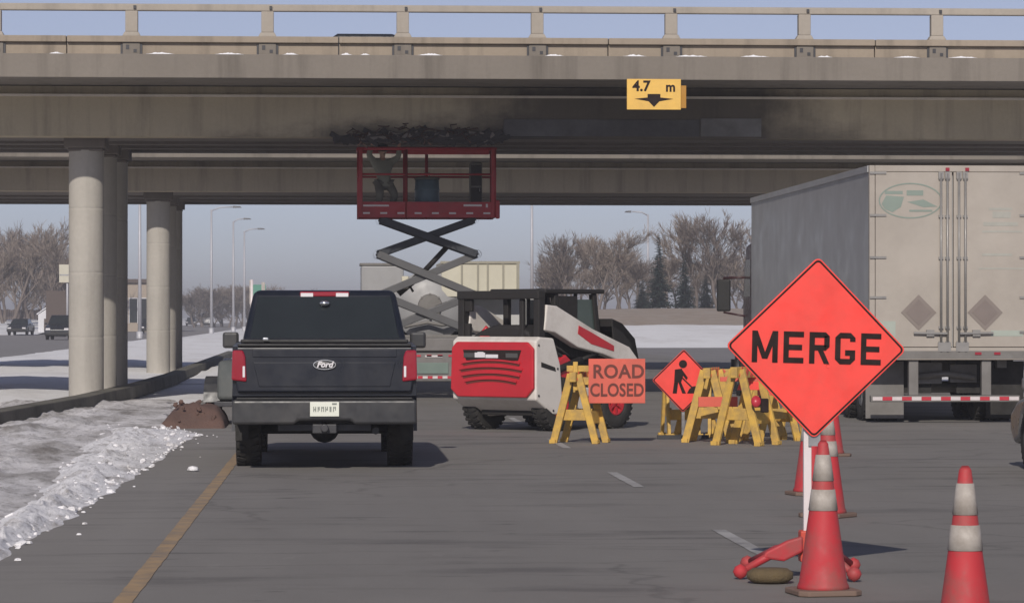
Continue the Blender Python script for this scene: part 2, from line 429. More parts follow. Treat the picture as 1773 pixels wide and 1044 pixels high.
def wheel(parent, c, r, w, rim_mat, rim_r=0.6, side=1, name='wheel'):
    "tyre turned round the x axis at c, its rim a sub-part; side says where the outer face is"
    m = Matrix.Translation(c) @ Matrix.Rotation(R(90), 4, 'Y')
    t = MB()
    ri = r * rim_r
    t.lathe([(ri, -w * .42), (ri + .03, -w * .5), (r * .93, -w * .5), (r * .985, -w * .4), (r, -w * .2), (r, w * .2), (r * .985, w * .4), (r * .93, w * .5), (ri + .03, w * .5), (ri, w * .42), (ri, -w * .42)], 28, m)
    n = 28
    for k in range(n):
        a = 2 * math.pi * k / n
        for zz in (-w * .3, w * .3):
            mm = m @ Matrix.Rotation(a, 4, 'Z') @ Matrix.Translation((r, 0, zz)) @ Matrix.Rotation(.35 if zz > 0 else -.35, 4, 'X')
            t.box(-.012, .012, -r * .06, r * .06, -w * .17, w * .17, mm)
    o = t.build(name, M['rubber'], parent)
    q = MB()
    d = w * .5 * side
    q.lathe([(ri * 1.0, d * .8), (ri * .93, d * .95), (ri * .8, d * .55), (ri * .35, d * .5), (ri * .3, d * .75), (0.001, d * .78)], 24, m)
    q.lathe([(ri, -d * .8), (ri * .6, -d * .1), (0.001, -d * .1)], 24, m)
    for k in range(6):
        mm = m @ Matrix.Rotation(2 * math.pi * k / 6, 4, 'Z')
        q.box(ri * .3, ri * .9, -ri * .12, ri * .12, min(d * .5, d * .85), max(d * .5, d * .85), mm)
    q.build('rim', rim_mat, o)
    return o

# ---------------------------------------------------------------- ground, roads, snow
def sheet(name, pts, z, mat, kind='structure'):
    me = bpy.data.meshes.new(name)
    me.from_pydata([(x, y, z) for x, y in pts], [], [tuple(range(len(pts)))])
    me.materials.append(mat)
    o = bpy.data.objects.new(name, me); C.objects.link(o)
    o['kind'] = kind
    return o
g = sheet('ground', [(-2500, -60), (2500, -60), (2500, 4500), (-2500, 4500)], -0.03, M['snow'])
sheet('road', [(-6.5, -40), (14.5, -40), (13.0, 1200), (-2.0, 1200), (-2.0, 80), (-2.8, 45), (-6.5, 36)], 0.0, M['asphalt'])
sheet('opposite_road', [(-30, -40), (-12.5, -40), (-11.5, 60), (-11.5, 900), (-24, 900), (-30, 200)], -0.02, M['asphalt_far'])
sheet('ramp_road', [(13, 104), (140, 120), (140, 172), (13, 168)], -0.01, M['asphalt_far'])

def ragged_strip(name, x_of_y, y0, y1, w, mat, z, step=0.2, rag=0.004):
    mb = MB(); rnd = random.Random(name)
    n = int((y1 - y0) / step)
    vs = []
    for i in range(n + 1):
        y = y0 + (y1 - y0) * i / n
        x = x_of_y(y)
        vs += [(x - w / 2 + rnd.uniform(-rag, rag), y, z), (x + w / 2 + rnd.uniform(-rag, rag), y, z)]
    mb.add(vs, [(2 * i, 2 * i + 1, 2 * i + 3, 2 * i + 2) for i in range(n)])
    o = mb.build(name, mat, recalc=False)
    o['kind'] = 'structure'
    return o
ragged_strip('yellow_edge_line', lambda y: -1.16 + (y - 18) * 0.0075, 8, 60, 0.115, M['yellow_line'], 0.004)
for y0 in (12.5, 21.55, 30.6, 39.7, 48.8):
    ragged_strip('white_lane_dash', lambda y: 3.05, y0, y0 + 2.9, 0.105, M['white_line'], 0.004)

from mathutils import noise as mn
def bank(name, xl, xr, y0, y1, h, mat, nx, ny, seed, rough=0.5, kind='stuff', fall=0.35):
    mb = MB(); vs = []
    for j in range(ny + 1):
        y = y0 + (y1 - y0) * j / ny
        a, b = xl(y), xr(y)
        for i in range(nx + 1):
            t = i / nx
            x = a + (b - a) * t
            e = min(1.0, t / fall, (1 - t) / fall, j / ny * 8, (1 - j / ny) * 8)
            e = e * e * (3 - 2 * e) if e < 1 else 1
            p = Vector((x * 1.3 + seed, y * 0.4, seed))
            q = 0.55 + 0.55 * mn.fractal(p, 0.9, 2.0, 5) + rough * mn.fractal(p * 4.3, 0.7, 2.1, 5) * 0.5
            z = h * e * max(0.04, q) if 0 < e else -0.02
            vs.append((x + 0.10 * mn.noise(p * 3) * (1 if 0 < i < nx else 2.2), y, z))
    w = nx + 1
    mb.add(vs, [(j * w + i, j * w + i + 1, (j + 1) * w + i + 1, (j + 1) * w + i) for j in range(ny) for i in range(nx)], None, True)
    o = mb.build(name, mat, recalc=False)
    return setting(o, kind)
def lerp_y(tab):
    def fn(y):
        if y <= tab[0][0]: return tab[0][1]
        for (a, xa), (b, xb) in zip(tab, tab[1:]):
            if y <= b: return xa + (xb - xa) * (y - a) / (b - a)
        return tab[-1][1]
    return fn
curb_x = lerp_y([(5, -7.6), (30, -6.1), (36, -5.6), (47, -4.8), (57, -4.12), (67, -3.78), (78, -3.6), (130, -3.6)])
edge_x = lerp_y([(12, -2.5), (21.5, -2.19), (28.6, -2.0), (45, -1.72), (48, -2.3), (56, -2.6), (64, -3.0)])
o = bank('snow_bank', lambda y: -7.5, lambda y: edge_x(y) - 0.02 + .06 * mn.noise(Vector((y * .9, 7, 0))), 11, 64, 0.14, M['dirty_snow'], 90, 330, 3.1, 0.55)
o['label'] = 'dirty ploughed snow along the left road edge'
o = bank('snow_ridge', lambda y: edge_x(y) - lerp_y([(22, .35), (30, .75), (45, 1.7)])(y) + .16 * mn.noise(Vector((y * .6, 2, 0))), lambda y: edge_x(y) - .02 + .07 * mn.noise(Vector((y * .8, 0, 0))) + .03 * mn.noise(Vector((y * 3, 5, 0))), 21, 46.8, 0.16, M['crust_snow'], 44, 460, 8.4, 0.5, fall=0.5)
o['label'] = 'bright broken snow crust beside the pavement edge'
rnd = random.Random(5)
mb = MB()
for k in range(22):
    y = rnd.uniform(17, 46); x = edge_x(y) + abs(rnd.gauss(0, 0.16)); s = rnd.uniform(0.01, 0.03)
    mb.lathe([(0.001, 0), (s, s * .15), (s * .75, s * .7), (0.001, s * .85)], 5, Matrix.Translation((x, y, 0)) @ Matrix.Rotation(rnd.uniform(0, 6), 4, 'Z'), False)
mb.lathe([(0.001, 0), (.07, .015), (.05, .05), (0.001, .06)], 7, Matrix.Translation(G(334, 816)))
o = setting(mb.build('snow_crumbs', M['crust_snow']), 'stuff'); o['label'] = 'snow crumbs scattered on the shoulder'

# loose clods thrown up by the plough
mb = MB(); rnd = random.Random(77)
for k in range(300):
    y = 18 + 29 * rnd.random() ** .8
    w = lerp_y([(17, .3), (30, .8), (46, 1.7)])(y)
    x = edge_x(y) - rnd.random() ** 2 * w * .8 - abs(rnd.gauss(0, .05))
    s = rnd.choice((.008, .010, .012, .014, .016, .02, .032)) * rnd.uniform(.7, 1.4)
    z = .085 * min(1, (edge_x(y) - x) / .3) * rnd.uniform(.2, 1.0)
    m = Matrix.Translation((x, y, max(0, z))) @ Matrix.Rotation(rnd.uniform(0, 6), 4, (rnd.gauss(0, .4), rnd.gauss(0, .4), 1)) @ Matrix.Diagonal((rnd.uniform(.8, 1.8), rnd.uniform(.8, 1.8), rnd.uniform(.5, .9), 1))
    mb.lathe([(.001, -s), (s * rnd.uniform(.6, 1), -s * .5), (s, s * .1), (s * rnd.uniform(.4, .8), s * .7), (.001, s * .9)], rnd.choice((5, 6, 7)), m, False)
o = setting(mb.build('snow_clods', M['crust_snow']), 'stuff'); o['label'] = 'loose clods of snow broken along the bright crust'

# raised median with the kerb in front of the columns
ys = [5, 15, 30, 36, 42, 47, 52, 57, 62, 67, 72, 78, 90, 110, 130]
vs, fs = [], []
for y in ys:
    x = curb_x(y); vs += [(x + .03, y, 0), (x, y, .24), (x - .30, y, .25), (x - .34, y, 0)]
for i in range(len(ys) - 1):
    for k in range(3): fs.append((4 * i + k, 4 * i + k + 1, 4 * i + 5 + k, 4 * i + 4 + k))
fs += [(0, 1, 2, 3), tuple(4 * (len(ys) - 1) + k for k in (3, 2, 1, 0))]
mb = MB(); mb.add(vs, fs)
setting(mb.build('median_kerb', M['median'], bevel=.015))
o = bank('median_snow', lambda y: curb_x(y) - 9.5, lambda y: curb_x(y) - .3, 44, 240, 0.17, M['snow'], 14, 80, 5.5, 0.3); o['label'] = 'snow lying on the median beyond the columns'
o = bank('snow_drift', lambda y: -3.62, lambda y: -2.15, 79, 300, 0.42, M['snow'], 14, 80, 1.5, 0.3); o['label'] = 'snow along the far road edge behind the columns'

# snow slope and dead grass embankment on the right, far left slope
def slope(name, prof, x0, x1, mat, amp, seed, nx=90):
    vs = []
    for y, z in prof:
        for i in range(nx + 1):
            x = x0 + (x1 - x0) * i / nx
            d = amp * mn.fractal(Vector((x * .09 + seed, y * .06, 0)), 1, 2, 4)
            vs.append((x, y + 2.5 * mn.noise(Vector((x * .12, y, seed))), z + (d if z > 0.05 else 0)))
    w = nx + 1
    mb = MB(); mb.add(vs, [(j * w + i, j * w + i + 1, (j + 1) * w + i + 1, (j + 1) * w + i) for j in range(len(prof) - 1) for i in range(nx)], None, True)
    return setting(mb.build(name, mat, recalc=False))
slope('snow_slope', [(173, -.1), (186, .32), (200, .7), (217, 1.12)], 12, 150, M['snow'], .10, 2)
slope('grass_embankment', [(212, .9), (222, 1.45), (234, 2.0), (246, 2.3), (330, 2.4), (360, 1.2)], 12, 170, M['dead_grass'], .22, 6)
slope('left_snow_slope', [(285, -.1), (310, .5), (340, 1.0), (380, 1.4), (520, 1.5)], -140, -26, M['snow'], .3, 9)

# ---------------------------------------------------------------- overpasses
def overpass(name, label, Y0, depth, zb, zback, girder_mat, x0, x1, cols, posts, patch):
    "Y0 front face of the first girder; zb soffit height in front, zback behind"
    t = thing(name, label, 'overpass', (0, Y0, 0))
    def gz(y): return zb + (zback - zb) * y / depth
    # deck slab with its light fascia
    top = 6.34
    mb = MB()
    mb.prism([(-2.0, 6.06), (-2.0, 6.50), (-1.55, 6.50), (-1.55, top), (depth + 1.05, top + .12), (depth + 1.05, 6.6), (depth + 1.5, 6.6), (depth + 1.5, 6.2), (depth, 6.2), (.3, 6.12), (0, 6.06)], x0, x1, 'x')
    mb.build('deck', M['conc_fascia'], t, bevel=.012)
    # girders
    for k, y in enumerate((0.0, depth * .43, depth * .70, depth - .62)):
        b = gz(y); mb = MB()
        if k == 0:
            mb.prism([(0, b), (0, 5.86), (.14, 5.90), (.14, 6.055), (.62, 6.055), (.62, b)], x0, x1, 'x')
        elif k == 3:
            mb.prism([(0, b), (0, 6.11), (.48, 6.11), (.48, 5.9), (.62, 5.86), (.62, b)], x0, x1, 'x')
        else:
            mb.prism([(.05, b), (.05, 6.1), (.57, 6.1), (.57, b)], x0, x1, 'x')
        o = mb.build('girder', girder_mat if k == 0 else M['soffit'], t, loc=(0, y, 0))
        if k == 0:
            e = MB(); e.box(x0, x1, -.035, .0, 5.845, 5.89)
            e.build('ledge', M['conc_edge'], o)
    b2 = MB()
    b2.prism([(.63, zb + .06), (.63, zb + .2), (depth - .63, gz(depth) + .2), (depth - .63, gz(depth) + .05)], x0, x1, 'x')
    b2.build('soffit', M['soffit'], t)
    # parapet
    for s in (0, 1):
        yo = -1.78 if s == 0 else depth + 1.1
        dz = 0 if s == 0 else .1
        pp = MB()
        xs = x0
        while xs < x1:
            pp.box(xs + .004, xs + 5.02, yo, yo + .22, 6.44 + dz, 6.725 + dz)
            pp.box(xs + .004, xs + 5.02, yo - .10, yo + .28, 6.727 + dz, 6.845 + dz)
            xs += 5.032
        par = pp.build('parapet', M['conc_light'], t, bevel=.012)
        if s == 0:
            for px in posts:
                q = MB()
                q.box(px - .16, px + .16, yo - .05, yo - .002, 6.502, 6.724)
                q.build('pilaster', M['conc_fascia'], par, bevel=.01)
                q = MB()
                q.box(px - .20, px - .163, yo - .028, yo - .002, 6.505, 6.70); q.box(px + .163, px + .20, yo - .028, yo - .002, 6.505, 6.70)
                q.box(px - .1, px - .04, yo - .06, yo - .05, 6.6, 6.68); q.box(px + .04, px + .1, yo - .06, yo - .05, 6.54, 6.6)
                q.build('recess', M['dark_steel'], par)
    rl = MB()
    rl.box(x0, x1, -1.77, -1.62, 7.32, 7.45)
    rail = rl.build('railing', M['conc_rail'], t, bevel=.02)
    for px in posts:
        q = MB()
        q.hexa([(px - .17, -1.82, 6.847), (px + .17, -1.82, 6.847), (px + .17, -1.54, 6.847), (px - .17, -1.54, 6.847)], [(px - .125, -1.79, 6.93), (px + .125, -1.79, 6.93), (px + .125, -1.59, 6.93), (px - .125, -1.59, 6.93)])
        q.box(px - .115, px + .115, -1.785, -1.60, 6.93, 7.318)
        q.build('railing_post', M['conc_rail'], rail, bevel=.012)
        q = MB(); q.cbox((px + .06, -1.785, 7.385), (.05, .05, .06)); q.build('rail_clamp', M['dark_steel'], rail)
    # columns with a short cap on each
    for (cx_, cy_) in cols:
        h = gz(cy_)
        prof = [(.355, -.05), (.355, .02), (.342, .05), (.34, .1)]
        for zj in (1.25, 2.5, 3.75): prof += [(.34, zj - .05), (.34, zj - .013), (.337, zj - .007), (.337, zj + .007), (.34, zj + .013), (.34, zj + .05)]
        q = MB(); q.lathe(prof + [(.34, h - .3), (.34, h - .26), (.35, h - .24)], 40)
        c = q.build('column', M['conc_col'], t, loc=(cx_, cy_, 0))
        q = MB(); q.box(-.40, .40, -.5, .5, h - .20, h + .1); q.box(-.34, .34, -.34, .34, h - .26, h - .20)
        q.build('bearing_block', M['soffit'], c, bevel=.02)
    return t
posts1 = [-13.62 + 2.516 * k for k in range(15)]
op = overpass('overpass', 'long concrete highway overpass across the photo with stained girder and railing', 61.0, 9.6, 5.09, 5.27, M['conc_girder'], -45, 60,
              [(-4.61, 1.25), (-4.61, 5.2), (-4.61, 8.8)], posts1, True)
op2 = overpass('overpass', 'second parallel overpass, farther back in the gap under the first', 90.5, 10.8, 5.2, 5.2, M['conc_girder_far'], -60, 75,
               [(-4.75, 1.5), (-4.75, 5.4), (-4.75, 9.4)], [], False)
# repair plates and the broken bottom edge of the struck girder
def rect_on(u0, u1, v0, v1, Y, y_off, thick, name, mat, parent, origin):
    a, b = W(u0, v1, Y), W(u1, v0, Y)
    q = MB(); q.box(a.x, b.x, y_off - thick, y_off, a.z - origin.z, b.z - origin.z)
    return q.build(name, mat, parent, bevel=.004)
org = Vector((0, 61.0, 0))
rect_on(1213, 1318, 206, 237, 61.0, -.003, .02, 'repair_plate', M['plate_light'], op, org)
rect_on(872, 1211, 208, 236, 61.0, -.003, .014, 'repair_plate', M['plate'], op, org)
rnd = random.Random(11)
mb = MB()
for k in range(210):
    u = rnd.uniform(588, 868) if k % 3 else rnd.uniform(700, 860)
    edge = min(1, (u - 580) / 70, (880 - u) / 60)
    p = W(u, 242 - rnd.uniform(0, 15) * edge * (0.5 + .5 * math.sin(u * .05) ** 2), 61.0)
    s = rnd.uniform(.03, .12)
    m = Matrix.Translation((p.x, rnd.uniform(-.02, .03), p.z + rnd.uniform(-.04, .02))) @ Matrix.Rotation(rnd.gauss(0, .35), 4, (rnd.random(), 1, .3))
    mb.box(-s * 1.8, s * 1.8, -.04, .04, -s * .4, s * .4, m)
mb.build('broken_edge', M['rubble'], op)
mb = MB()
for k in range(34):
    p = W(rnd.uniform(620, 850), 240 - rnd.uniform(0, 9), 61.0); s = rnd.uniform(.03, .08)
    mb.box(-s * 1.6, s * 1.6, -.035, .03, -s * .5, s * .5, Matrix.Translation((p.x, -.012, p.z)) @ Matrix.Rotation(rnd.gauss(0, .4), 4, (rnd.random(), 1, .3)))
mb.build('chipped_concrete', M['soffit'], op)
mb = MB()
for k in range(26):
    u = rnd.uniform(600, 860); p = W(u, rnd.uniform(214, 236), 60.92)
    q = [Vector((p.x, -.08, p.z))]
    for i in range(4): q.append(q[-1] + Vector((rnd.uniform(-.16, .16), rnd.uniform(-.07, .03), rnd.uniform(-.1, .03))))
    mb.tube(q, .011, 5)
mb.build('bent_rebar', M['rebar'], op)
# snow left on the ledge
mb = MB(); rnd = random.Random(3)
for u0, u1 in ((85, 110), (255, 300), (375, 420), (490, 515), (590, 610), (625, 640), (725, 765), (945, 975), (1080, 1118), (1172, 1222), (1285, 1330), (1415, 1440), (1550, 1590), (1645, 1690)):
    a, b = W(u0, 110, 59.05).x, W(u1, 110, 59.05).x
    n = 8
    for i in range(n):
        x = a + (b - a) * (i + .5) / n; h = .028 * math.sin(math.pi * (i + .5) / n) * rnd.uniform(.7, 1.5)
        mb.lathe([((b - a) / n * 1.1, -.004), ((b - a) / n, h * .6), (.01, h)], 7, Matrix.Translation((x, 59.08, 6.502)))
o = setting(mb.build('ledge_snow', M['white_snow']), 'stuff'); o['label'] = 'small strips of snow left on the overpass ledge'

# clearance sign on the fascia
cs = thing('clearance_sign', 'yellow clearance sign with arrow hanging from the overpass edge', 'sign', W(1132, 164, 58.9))
hw, hh = .505, .285
q = MB(); q.box(-hw, hw, -.03, 0, -hh, hh); q.build('panel', M['sign_yellow'], cs, bevel=.006)
q = MB(); q.box(hw + .003, hw + .10, -.028, .03, -hh + .03, hh - .12); q.build('side_panel', paint('amber_shade_panel', (0.42, 0.2, 0.02), .6), cs, bevel=.005)
q = MB(); q.box(-hw + .05, -hw + .1, .001, .10, -hh + .1, hh); q.box(hw - .1, hw - .05, .001, .10, -hh + .1, hh); q.build('bracket', M['dark_steel'], cs)
lettering('lettering', '4.7', .27, M['sign_black'], cs, (-.235, -.034, .145), bold=.008, sx=1.0)
lettering('lettering', 'm', .25, M['sign_black'], cs, (.31, -.034, .13), bold=.008, sx=.95)
q = MB(); q.prism([(-.36, -.085), (-.12, -.06), (-.12, .005), (.12, .005), (.12, -.06), (.36, -.085), (.1, -.13), (0, -.235), (-.1, -.13)], -.037, -.032, 'y')
q.build('arrow', M['sign_black'], cs)

# ---------------------------------------------------------------- trees
def bare_tree(name, label, h, seed, mat, spread=.5, group=None):
    rnd = random.Random(seed)
    t = thing(name, label, 'tree', group=group)
    tr, cr = MB(), MB()
    def grow(p, d, L, r, lev):
        n = 3
        pts, rr = [p], [r]
        for i in range(n):
            d = (d + Vector((rnd.gauss(0, .13), rnd.gauss(0, .13), rnd.gauss(.04, .08)))).normalized()
            pts.append(pts[-1] + d * L / n); rr.append(r * (1 - .55 * (i + 1) / n))
        if lev <= 1: tr.tube(pts, rr, 6 if lev == 0 else 4, cap=False)
        elif lev <= 2: cr.tube(pts, rr, 3, cap=False)
        else:
            w = Vector((rnd.gauss(0, 1), rnd.gauss(0, 1), rnd.gauss(0, .3))).normalized() * r
            cr.add([pts[0] - w, pts[0] + w, pts[2] + w * .6, pts[3], pts[2] - w * .6], [(0, 1, 2, 4), (4, 2, 3)])
        if lev >= 4: return
        k = (8, 7, 6, 7)[lev]
        for i in range(k):
            f = rnd.uniform(.3 if lev else .12, 1.0)
            s = min(n - 1, int(f * n)); q = pts[s].lerp(pts[s + 1], f * n - s)
            a = rnd.uniform(0, 6.283); sp = rnd.uniform(spread * .6, spread * 1.4)
            o = d.orthogonal().normalized(); o2 = d.cross(o)
            nd = (d + (o * math.cos(a) + o2 * math.sin(a)) * sp + Vector((0, 0, .12))).normalized()
            grow(q, nd, L * rnd.uniform(.5, .72), max(.02, rr[s] * .55), lev + 1)
    grow(Vector((0, 0, -.2)), Vector((0, 0, 1)), h * .38, h * .013, 0)
    tr.build('trunk', M['bark'], t, recalc=False)
    cr.build('crown', mat, t, recalc=False)
    return t
def spruce(name, label, h, seed, group=None):
    rnd = random.Random(seed)
    t = thing(name, label, 'tree', group=group)
    q = MB(); q.tube([(0, 0, -.2), (0, 0, h * .5), (0, 0, h * .98)], [h * .018, h * .011, h * .002], 7); q.build('trunk', M['bark'], t)
    q = MB(); z = h * .06
    while z < h * .985:
        f = 1 - z / h
        Lm = h * .23 * f ** .85 * rnd.uniform(.75, 1.15) + .08
        for k in range(int(6 + 9 * f)):
            a = rnd.uniform(0, 6.283); L = Lm * rnd.uniform(.55, 1.1)
            dr = Vector((math.cos(a), math.sin(a), 0)); sd = Vector((-dr.y, dr.x, 0))
            for s in range(5):
                c = Vector((0, 0, z)) + dr * L * (s + .6) / 5 + Vector((0, 0, -.28 * L * ((s + .5) / 5) + .1 * L * ((s + .5) / 5) ** 3))
                w = L * .17 * (1.15 - s / 6)
                for m_ in range(3):
                    e = (dr * rnd.uniform(.3, 1) + sd * rnd.uniform(-1, 1) + Vector((0, 0, rnd.uniform(-.6, .3)))).normalized() * (w * 1.5 + .05)
                    g_ = e.cross(Vector((rnd.gauss(0, 1), rnd.gauss(0, 1), 1))).normalized() * (w * .4 + .02)
                    q.add([c - g_, c + g_, c + e], [(0, 1, 2)])
        z += h * .022
    q.build('crown', M['needles'], t, recalc=False)
    return t
TB = [bare_tree('bare_tree', 'x', 10, s, m, sp) for s, m, sp in ((1, M['bark'], .5), (2, M['bark_pale'], .62), (3, M['bark_pale'], .45))]
used = [False] * 3
def put_bare(k, u, Y, vtop, label, z=0.0, group=None, wx=1.0, rz=None):
    p = W(u, 548, Y)
    h = EYE + (548 - vtop) * Y / F - z
    b = TB[k]
    real = max(v.co.z for c in b.children for v in c.data.vertices)
    s = h / real
    sc = (s * wx, s * wx, s)
    rz = random.uniform(0, 6.28) if rz is None else rz
    if used[k]: return dup(b, (p.x, Y, z), rz, label, sc, group)
    used[k] = True
    b.location = (p.x, Y, z); b.rotation_euler = (0, 0, rz); b.scale = sc; b['label'] = label
    if group: b['group'] = group
    return b
gR, gL, gF = 'bare trees above the right embankment', 'bare trees at the far left', 'bare trees on the horizon left of the pickup'
for k, u, Y, v, l, wx in (
        (0, 985, 265, 392, 'bare brown tree, first on the left of the row above the skid steer', 1.25),
        (1, 1035, 258, 384, 'tall pale bare tree standing above the cab of the skid steer', 1.3),
        (1, 1075, 270, 400, 'bare grey tree just left of the tall spruce', 1.2),
        (2, 1008, 275, 402, 'slim bare tree in the middle of the clump above the skid steer', 1.3),
        (2, 1205, 262, 362, 'tall bare tree just right of the two spruces', 1.35),
        (0, 1245, 258, 352, 'tallest bare tree, beside the trailer of the semi truck', 1.3),
        (1, 1285, 268, 350, 'bare tree partly hidden by the front of the white trailer', 1.4),
        (2, 1170, 285, 440, 'low bare tree between the two spruces', 1.5),
        (1, 1120, 290, 455, 'low bare bush-like tree left of the tall spruce', 1.7),
        (0, 958, 290, 450, 'small bare tree just behind the left end of the skid steer cab', 1.5)):
    put_bare(k, u, Y, v, l, 2.2, gR, wx)
for k, u, Y, v, l, wx in (
        (0, -15, 330, 378, 'bare brown tree cut by the left edge of the photo', 1.2),
        (1, 22, 320, 372, 'tall bare brown tree near the left edge above the parked car', 1.2),
        (0, 52, 335, 380, 'bare brown tree right of the tallest one at the left edge', 1.2),
        (2, 78, 315, 392, 'bare brown tree standing above the dark brown truck', 1.2),
        (1, 102, 340, 408, 'bare tree just left of the first lit column', 1.3),
        (2, 5, 300, 420, 'lower bare tree at the far left behind the dark fence', 1.5),
        (0, 120, 360, 430, 'bare tree mostly hidden behind the first lit column', 1.4)):
    put_bare(k, u, Y, v, l, 1.2, gL, wx)
rnd = random.Random(31)
for i, u in enumerate((948, 972, 996, 1020, 1046, 1068, 1090, 1106, 1158, 1204, 1228, 1256, 1278, 1300)):
    put_bare((i * 2 + 1) % 3, u, rnd.uniform(272, 300), rnd.uniform(425, 462), 'low bushy bare tree filling the thicket along the top of the right embankment', 2.3, 'bushy thicket trees on the right embankment', rnd.uniform(1.5, 2.1))
for i, u in enumerate((-20, 8, 36, 66, 92, 112)):
    put_bare((i + 1) % 3, u, rnd.uniform(345, 375), rnd.uniform(425, 455), 'low bushy bare tree in the thicket behind the fence at far left', 1.3, 'bushy thicket trees at the far left', rnd.uniform(1.5, 2.0))
rnd = random.Random(21)
for i, u in enumerate((338, 350, 362, 373, 384, 396, 407, 418, 428, 440, 452, 464, 235, 250, 262, 215, 600, 640)):
    put_bare(i % 3, u, rnd.uniform(470, 560), rnd.uniform(488, 508), 'low grey bare tree in the hazy row on the horizon', 0, gF, rnd.uniform(1.8, 2.6))
SP = spruce('spruce_tree', 'tall dark green spruce with a thin pointed top', 10, 5)
def put_sp(u, Y, vtop, label, first=False, z=2.2, wx=1.0):
    p = W(u, 548, Y); s = (EYE + (548 - vtop) * Y / F - z) / 10
    if first:
        SP.location = (p.x, Y, z); SP.scale = (s * wx, s * wx, s); return SP
    return dup(SP, (p.x, Y, z), random.uniform(0, 6), label, (s * wx, s * wx, s))
put_sp(1141, 250, 403, '', True, wx=1.0)
put_sp(1185, 256, 432, 'shorter dark spruce just right of the tall pointed one', wx=1.05)
put_sp(942, 300, 442, 'small dark spruce above the middle of the skid steer cab roof', wx=1.5)
put_sp(968, 310, 446, 'small dark spruce at the left foot of the pale bare clump', wx=1.4)
put_sp(1112, 270, 480, 'low dark spruce at the left foot of the tall pointed one', wx=1.6)
put_sp(1222, 275, 470, 'low dark spruce at the foot of the tallest bare tree', wx=1.6)

# ---------------------------------------------------------------- street lamps, far sign, far buildings
def street_lamp(label, u, Y, vtop, arm, z=0.0, group='street lamps along the far road'):
    p = W(u, 548, Y); h = EYE + (548 - vtop) * Y / F - z
    t = thing('street_lamp', label, 'street lamp', (p.x, Y, z), 0, group)
    q = MB(); q.tube([(0, 0, 0), (0, 0, h)], [.15, .085], 10); q.lathe([(.26, 0), (.26, .5), (.16, .55)], 10); q.build('pole', M['lamp_pole'], t)
    if arm:
        q = MB(); q.tube([(0, 0, h - .1), (arm * .4, 0, h + .22), (arm, 0, h + .28)], .06, 8); q.build('arm', M['lamp_pole'], t)
        q = MB(); q.hexa([(arm - .1, -.16, h + .18), (arm + math.copysign(.75, arm), -.16, h + .2), (arm + math.copysign(.75, arm), .16, h + .2), (arm - .1, .16, h + .18)],
                         [(arm - .1, -.1, h + .38), (arm + math.copysign(.6, arm), -.1, h + .34), (arm + math.copysign(.6, arm), .1, h + .34), (arm - .1, .1, h + .38)])
        q.build('lamp_head', M['dark_steel'], t)
    return t
street_lamp('lamp post seen between the two groups of columns', 242, 240, 318, 1.8)
street_lamp('tall double height lamp post just right of the far columns', 366, 311, 364, 2.2)
street_lamp('thin lamp post, middle one of three right of the columns', 404, 345, 384, 1.2)
street_lamp('lamp post with a clear arm, nearest the roof of the pickup', 423, 360, 401, 1.6)
street_lamp('lamp post rising behind the skid steer cab', 921, 255, 322, -1.8, 2.2)
street_lamp('lamp post standing beside the tall spruce', 1122, 300, 371, -1.5, 2.3)
p = W(436, 548, 165)
t = thing('highway_sign', 'green and white road sign on a white post above the left corner of pickup', 'road sign', (p.x, 165, 0))
q = MB(); q.tube([(0, 0, 0), (0, 0, 3.55)], .085, 8); q.build('post', M['mast'], t)
q = MB(); q.box(-.12, .72, -.05, -.01, 2.75, 3.3); q.build('panel', M['sign_green'], t)
q = MB(); q.box(-.12, .05, -.054, -.051, 2.3, 3.52); q.box(.5, .68, -.056, -.052, 2.9, 3.42); q.build('border', M['cone_white'], t)

p0, p1 = W(205, 548, 350), W(292, 548, 350)
t = thing('low_building', 'low tan building with dark flat roof seen between the two column groups', 'building', ((p0.x + p1.x) / 2, 350, 0))
hw = (p1.x - p0.x) / 2
q = MB(); q.box(-hw, hw, 0, 14, 0, 5.35); q.build('wall', M['tan_wall'], t)
q = MB(); q.box(-hw - .4, hw + .4, -.4, 14.4, 5.36, 5.75); q.build('roof', M['brown_wall'], t)
for k in range(5):
    x = -hw + (k + .5) * 2 * hw / 5
    f = MB(); f.box(x - .42, x + .42, -.05, -.002, 1.0, 3.6); w_ = f.build('window', M['dark_glass'], t)
    f = MB(); f.box(x - .5, x - .42, -.08, -.003, .9, 3.7); f.box(x + .42, x + .5, -.08, -.003, .9, 3.7); f.box(x - .42, x + .42, -.08, -.003, 3.6, 3.7); f.build('frame', M['white_wall'], w_)

p = W(80, 548, 300)
t = thing('white_hut', 'small white hut with a dark door left of the brown truck', 'hut', (p.x, 300, .1))
q = MB(); q.box(-.75, .75, 0, 1.6, 0, 1.75); q.prism([(-.75, 1.75), (.75, 1.75), (0, 2.25)], 0, 1.6, 'y'); q.build('wall', M['white_wall'], t)
q = MB(); q.prism([(-.9, 1.72), (0, 2.32), (.9, 1.72), (.9, 1.8), (0, 2.42), (-.9, 1.8)], -.12, 1.7, 'y'); q.build('roof', M['white_snow'], t)
q = MB(); q.box(-.2, .15, -.04, -.002, .1, 1.35); q.build('door', M['brown_wall'], t)
p0, p1 = W(-60, 548, 370), W(78, 548, 370)
t = thing('wooden_fence', 'long dark wooden fence below the bare trees at the left edge', 'fence', (p0.x, 370, 1.3))
q = MB(); x = 0
while x < p1.x - p0.x:
    q.box(x, x + .21, 0, .03, 0, 1.15 + .05 * math.sin(x * 7)); x += .225
q.build('boards', M['fence_wood'], t)
for k in range(6):
    q = MB(); q.box(k * 1.85, k * 1.85 + .12, .04, .16, 0, 1.2); q.build('post', M['bark'], t)
p = W(112, 474, 260)
t = thing('pale_sign', 'pale cream sign on a post peeking out left of the first lit column', 'sign', (p.x, 260, 0))
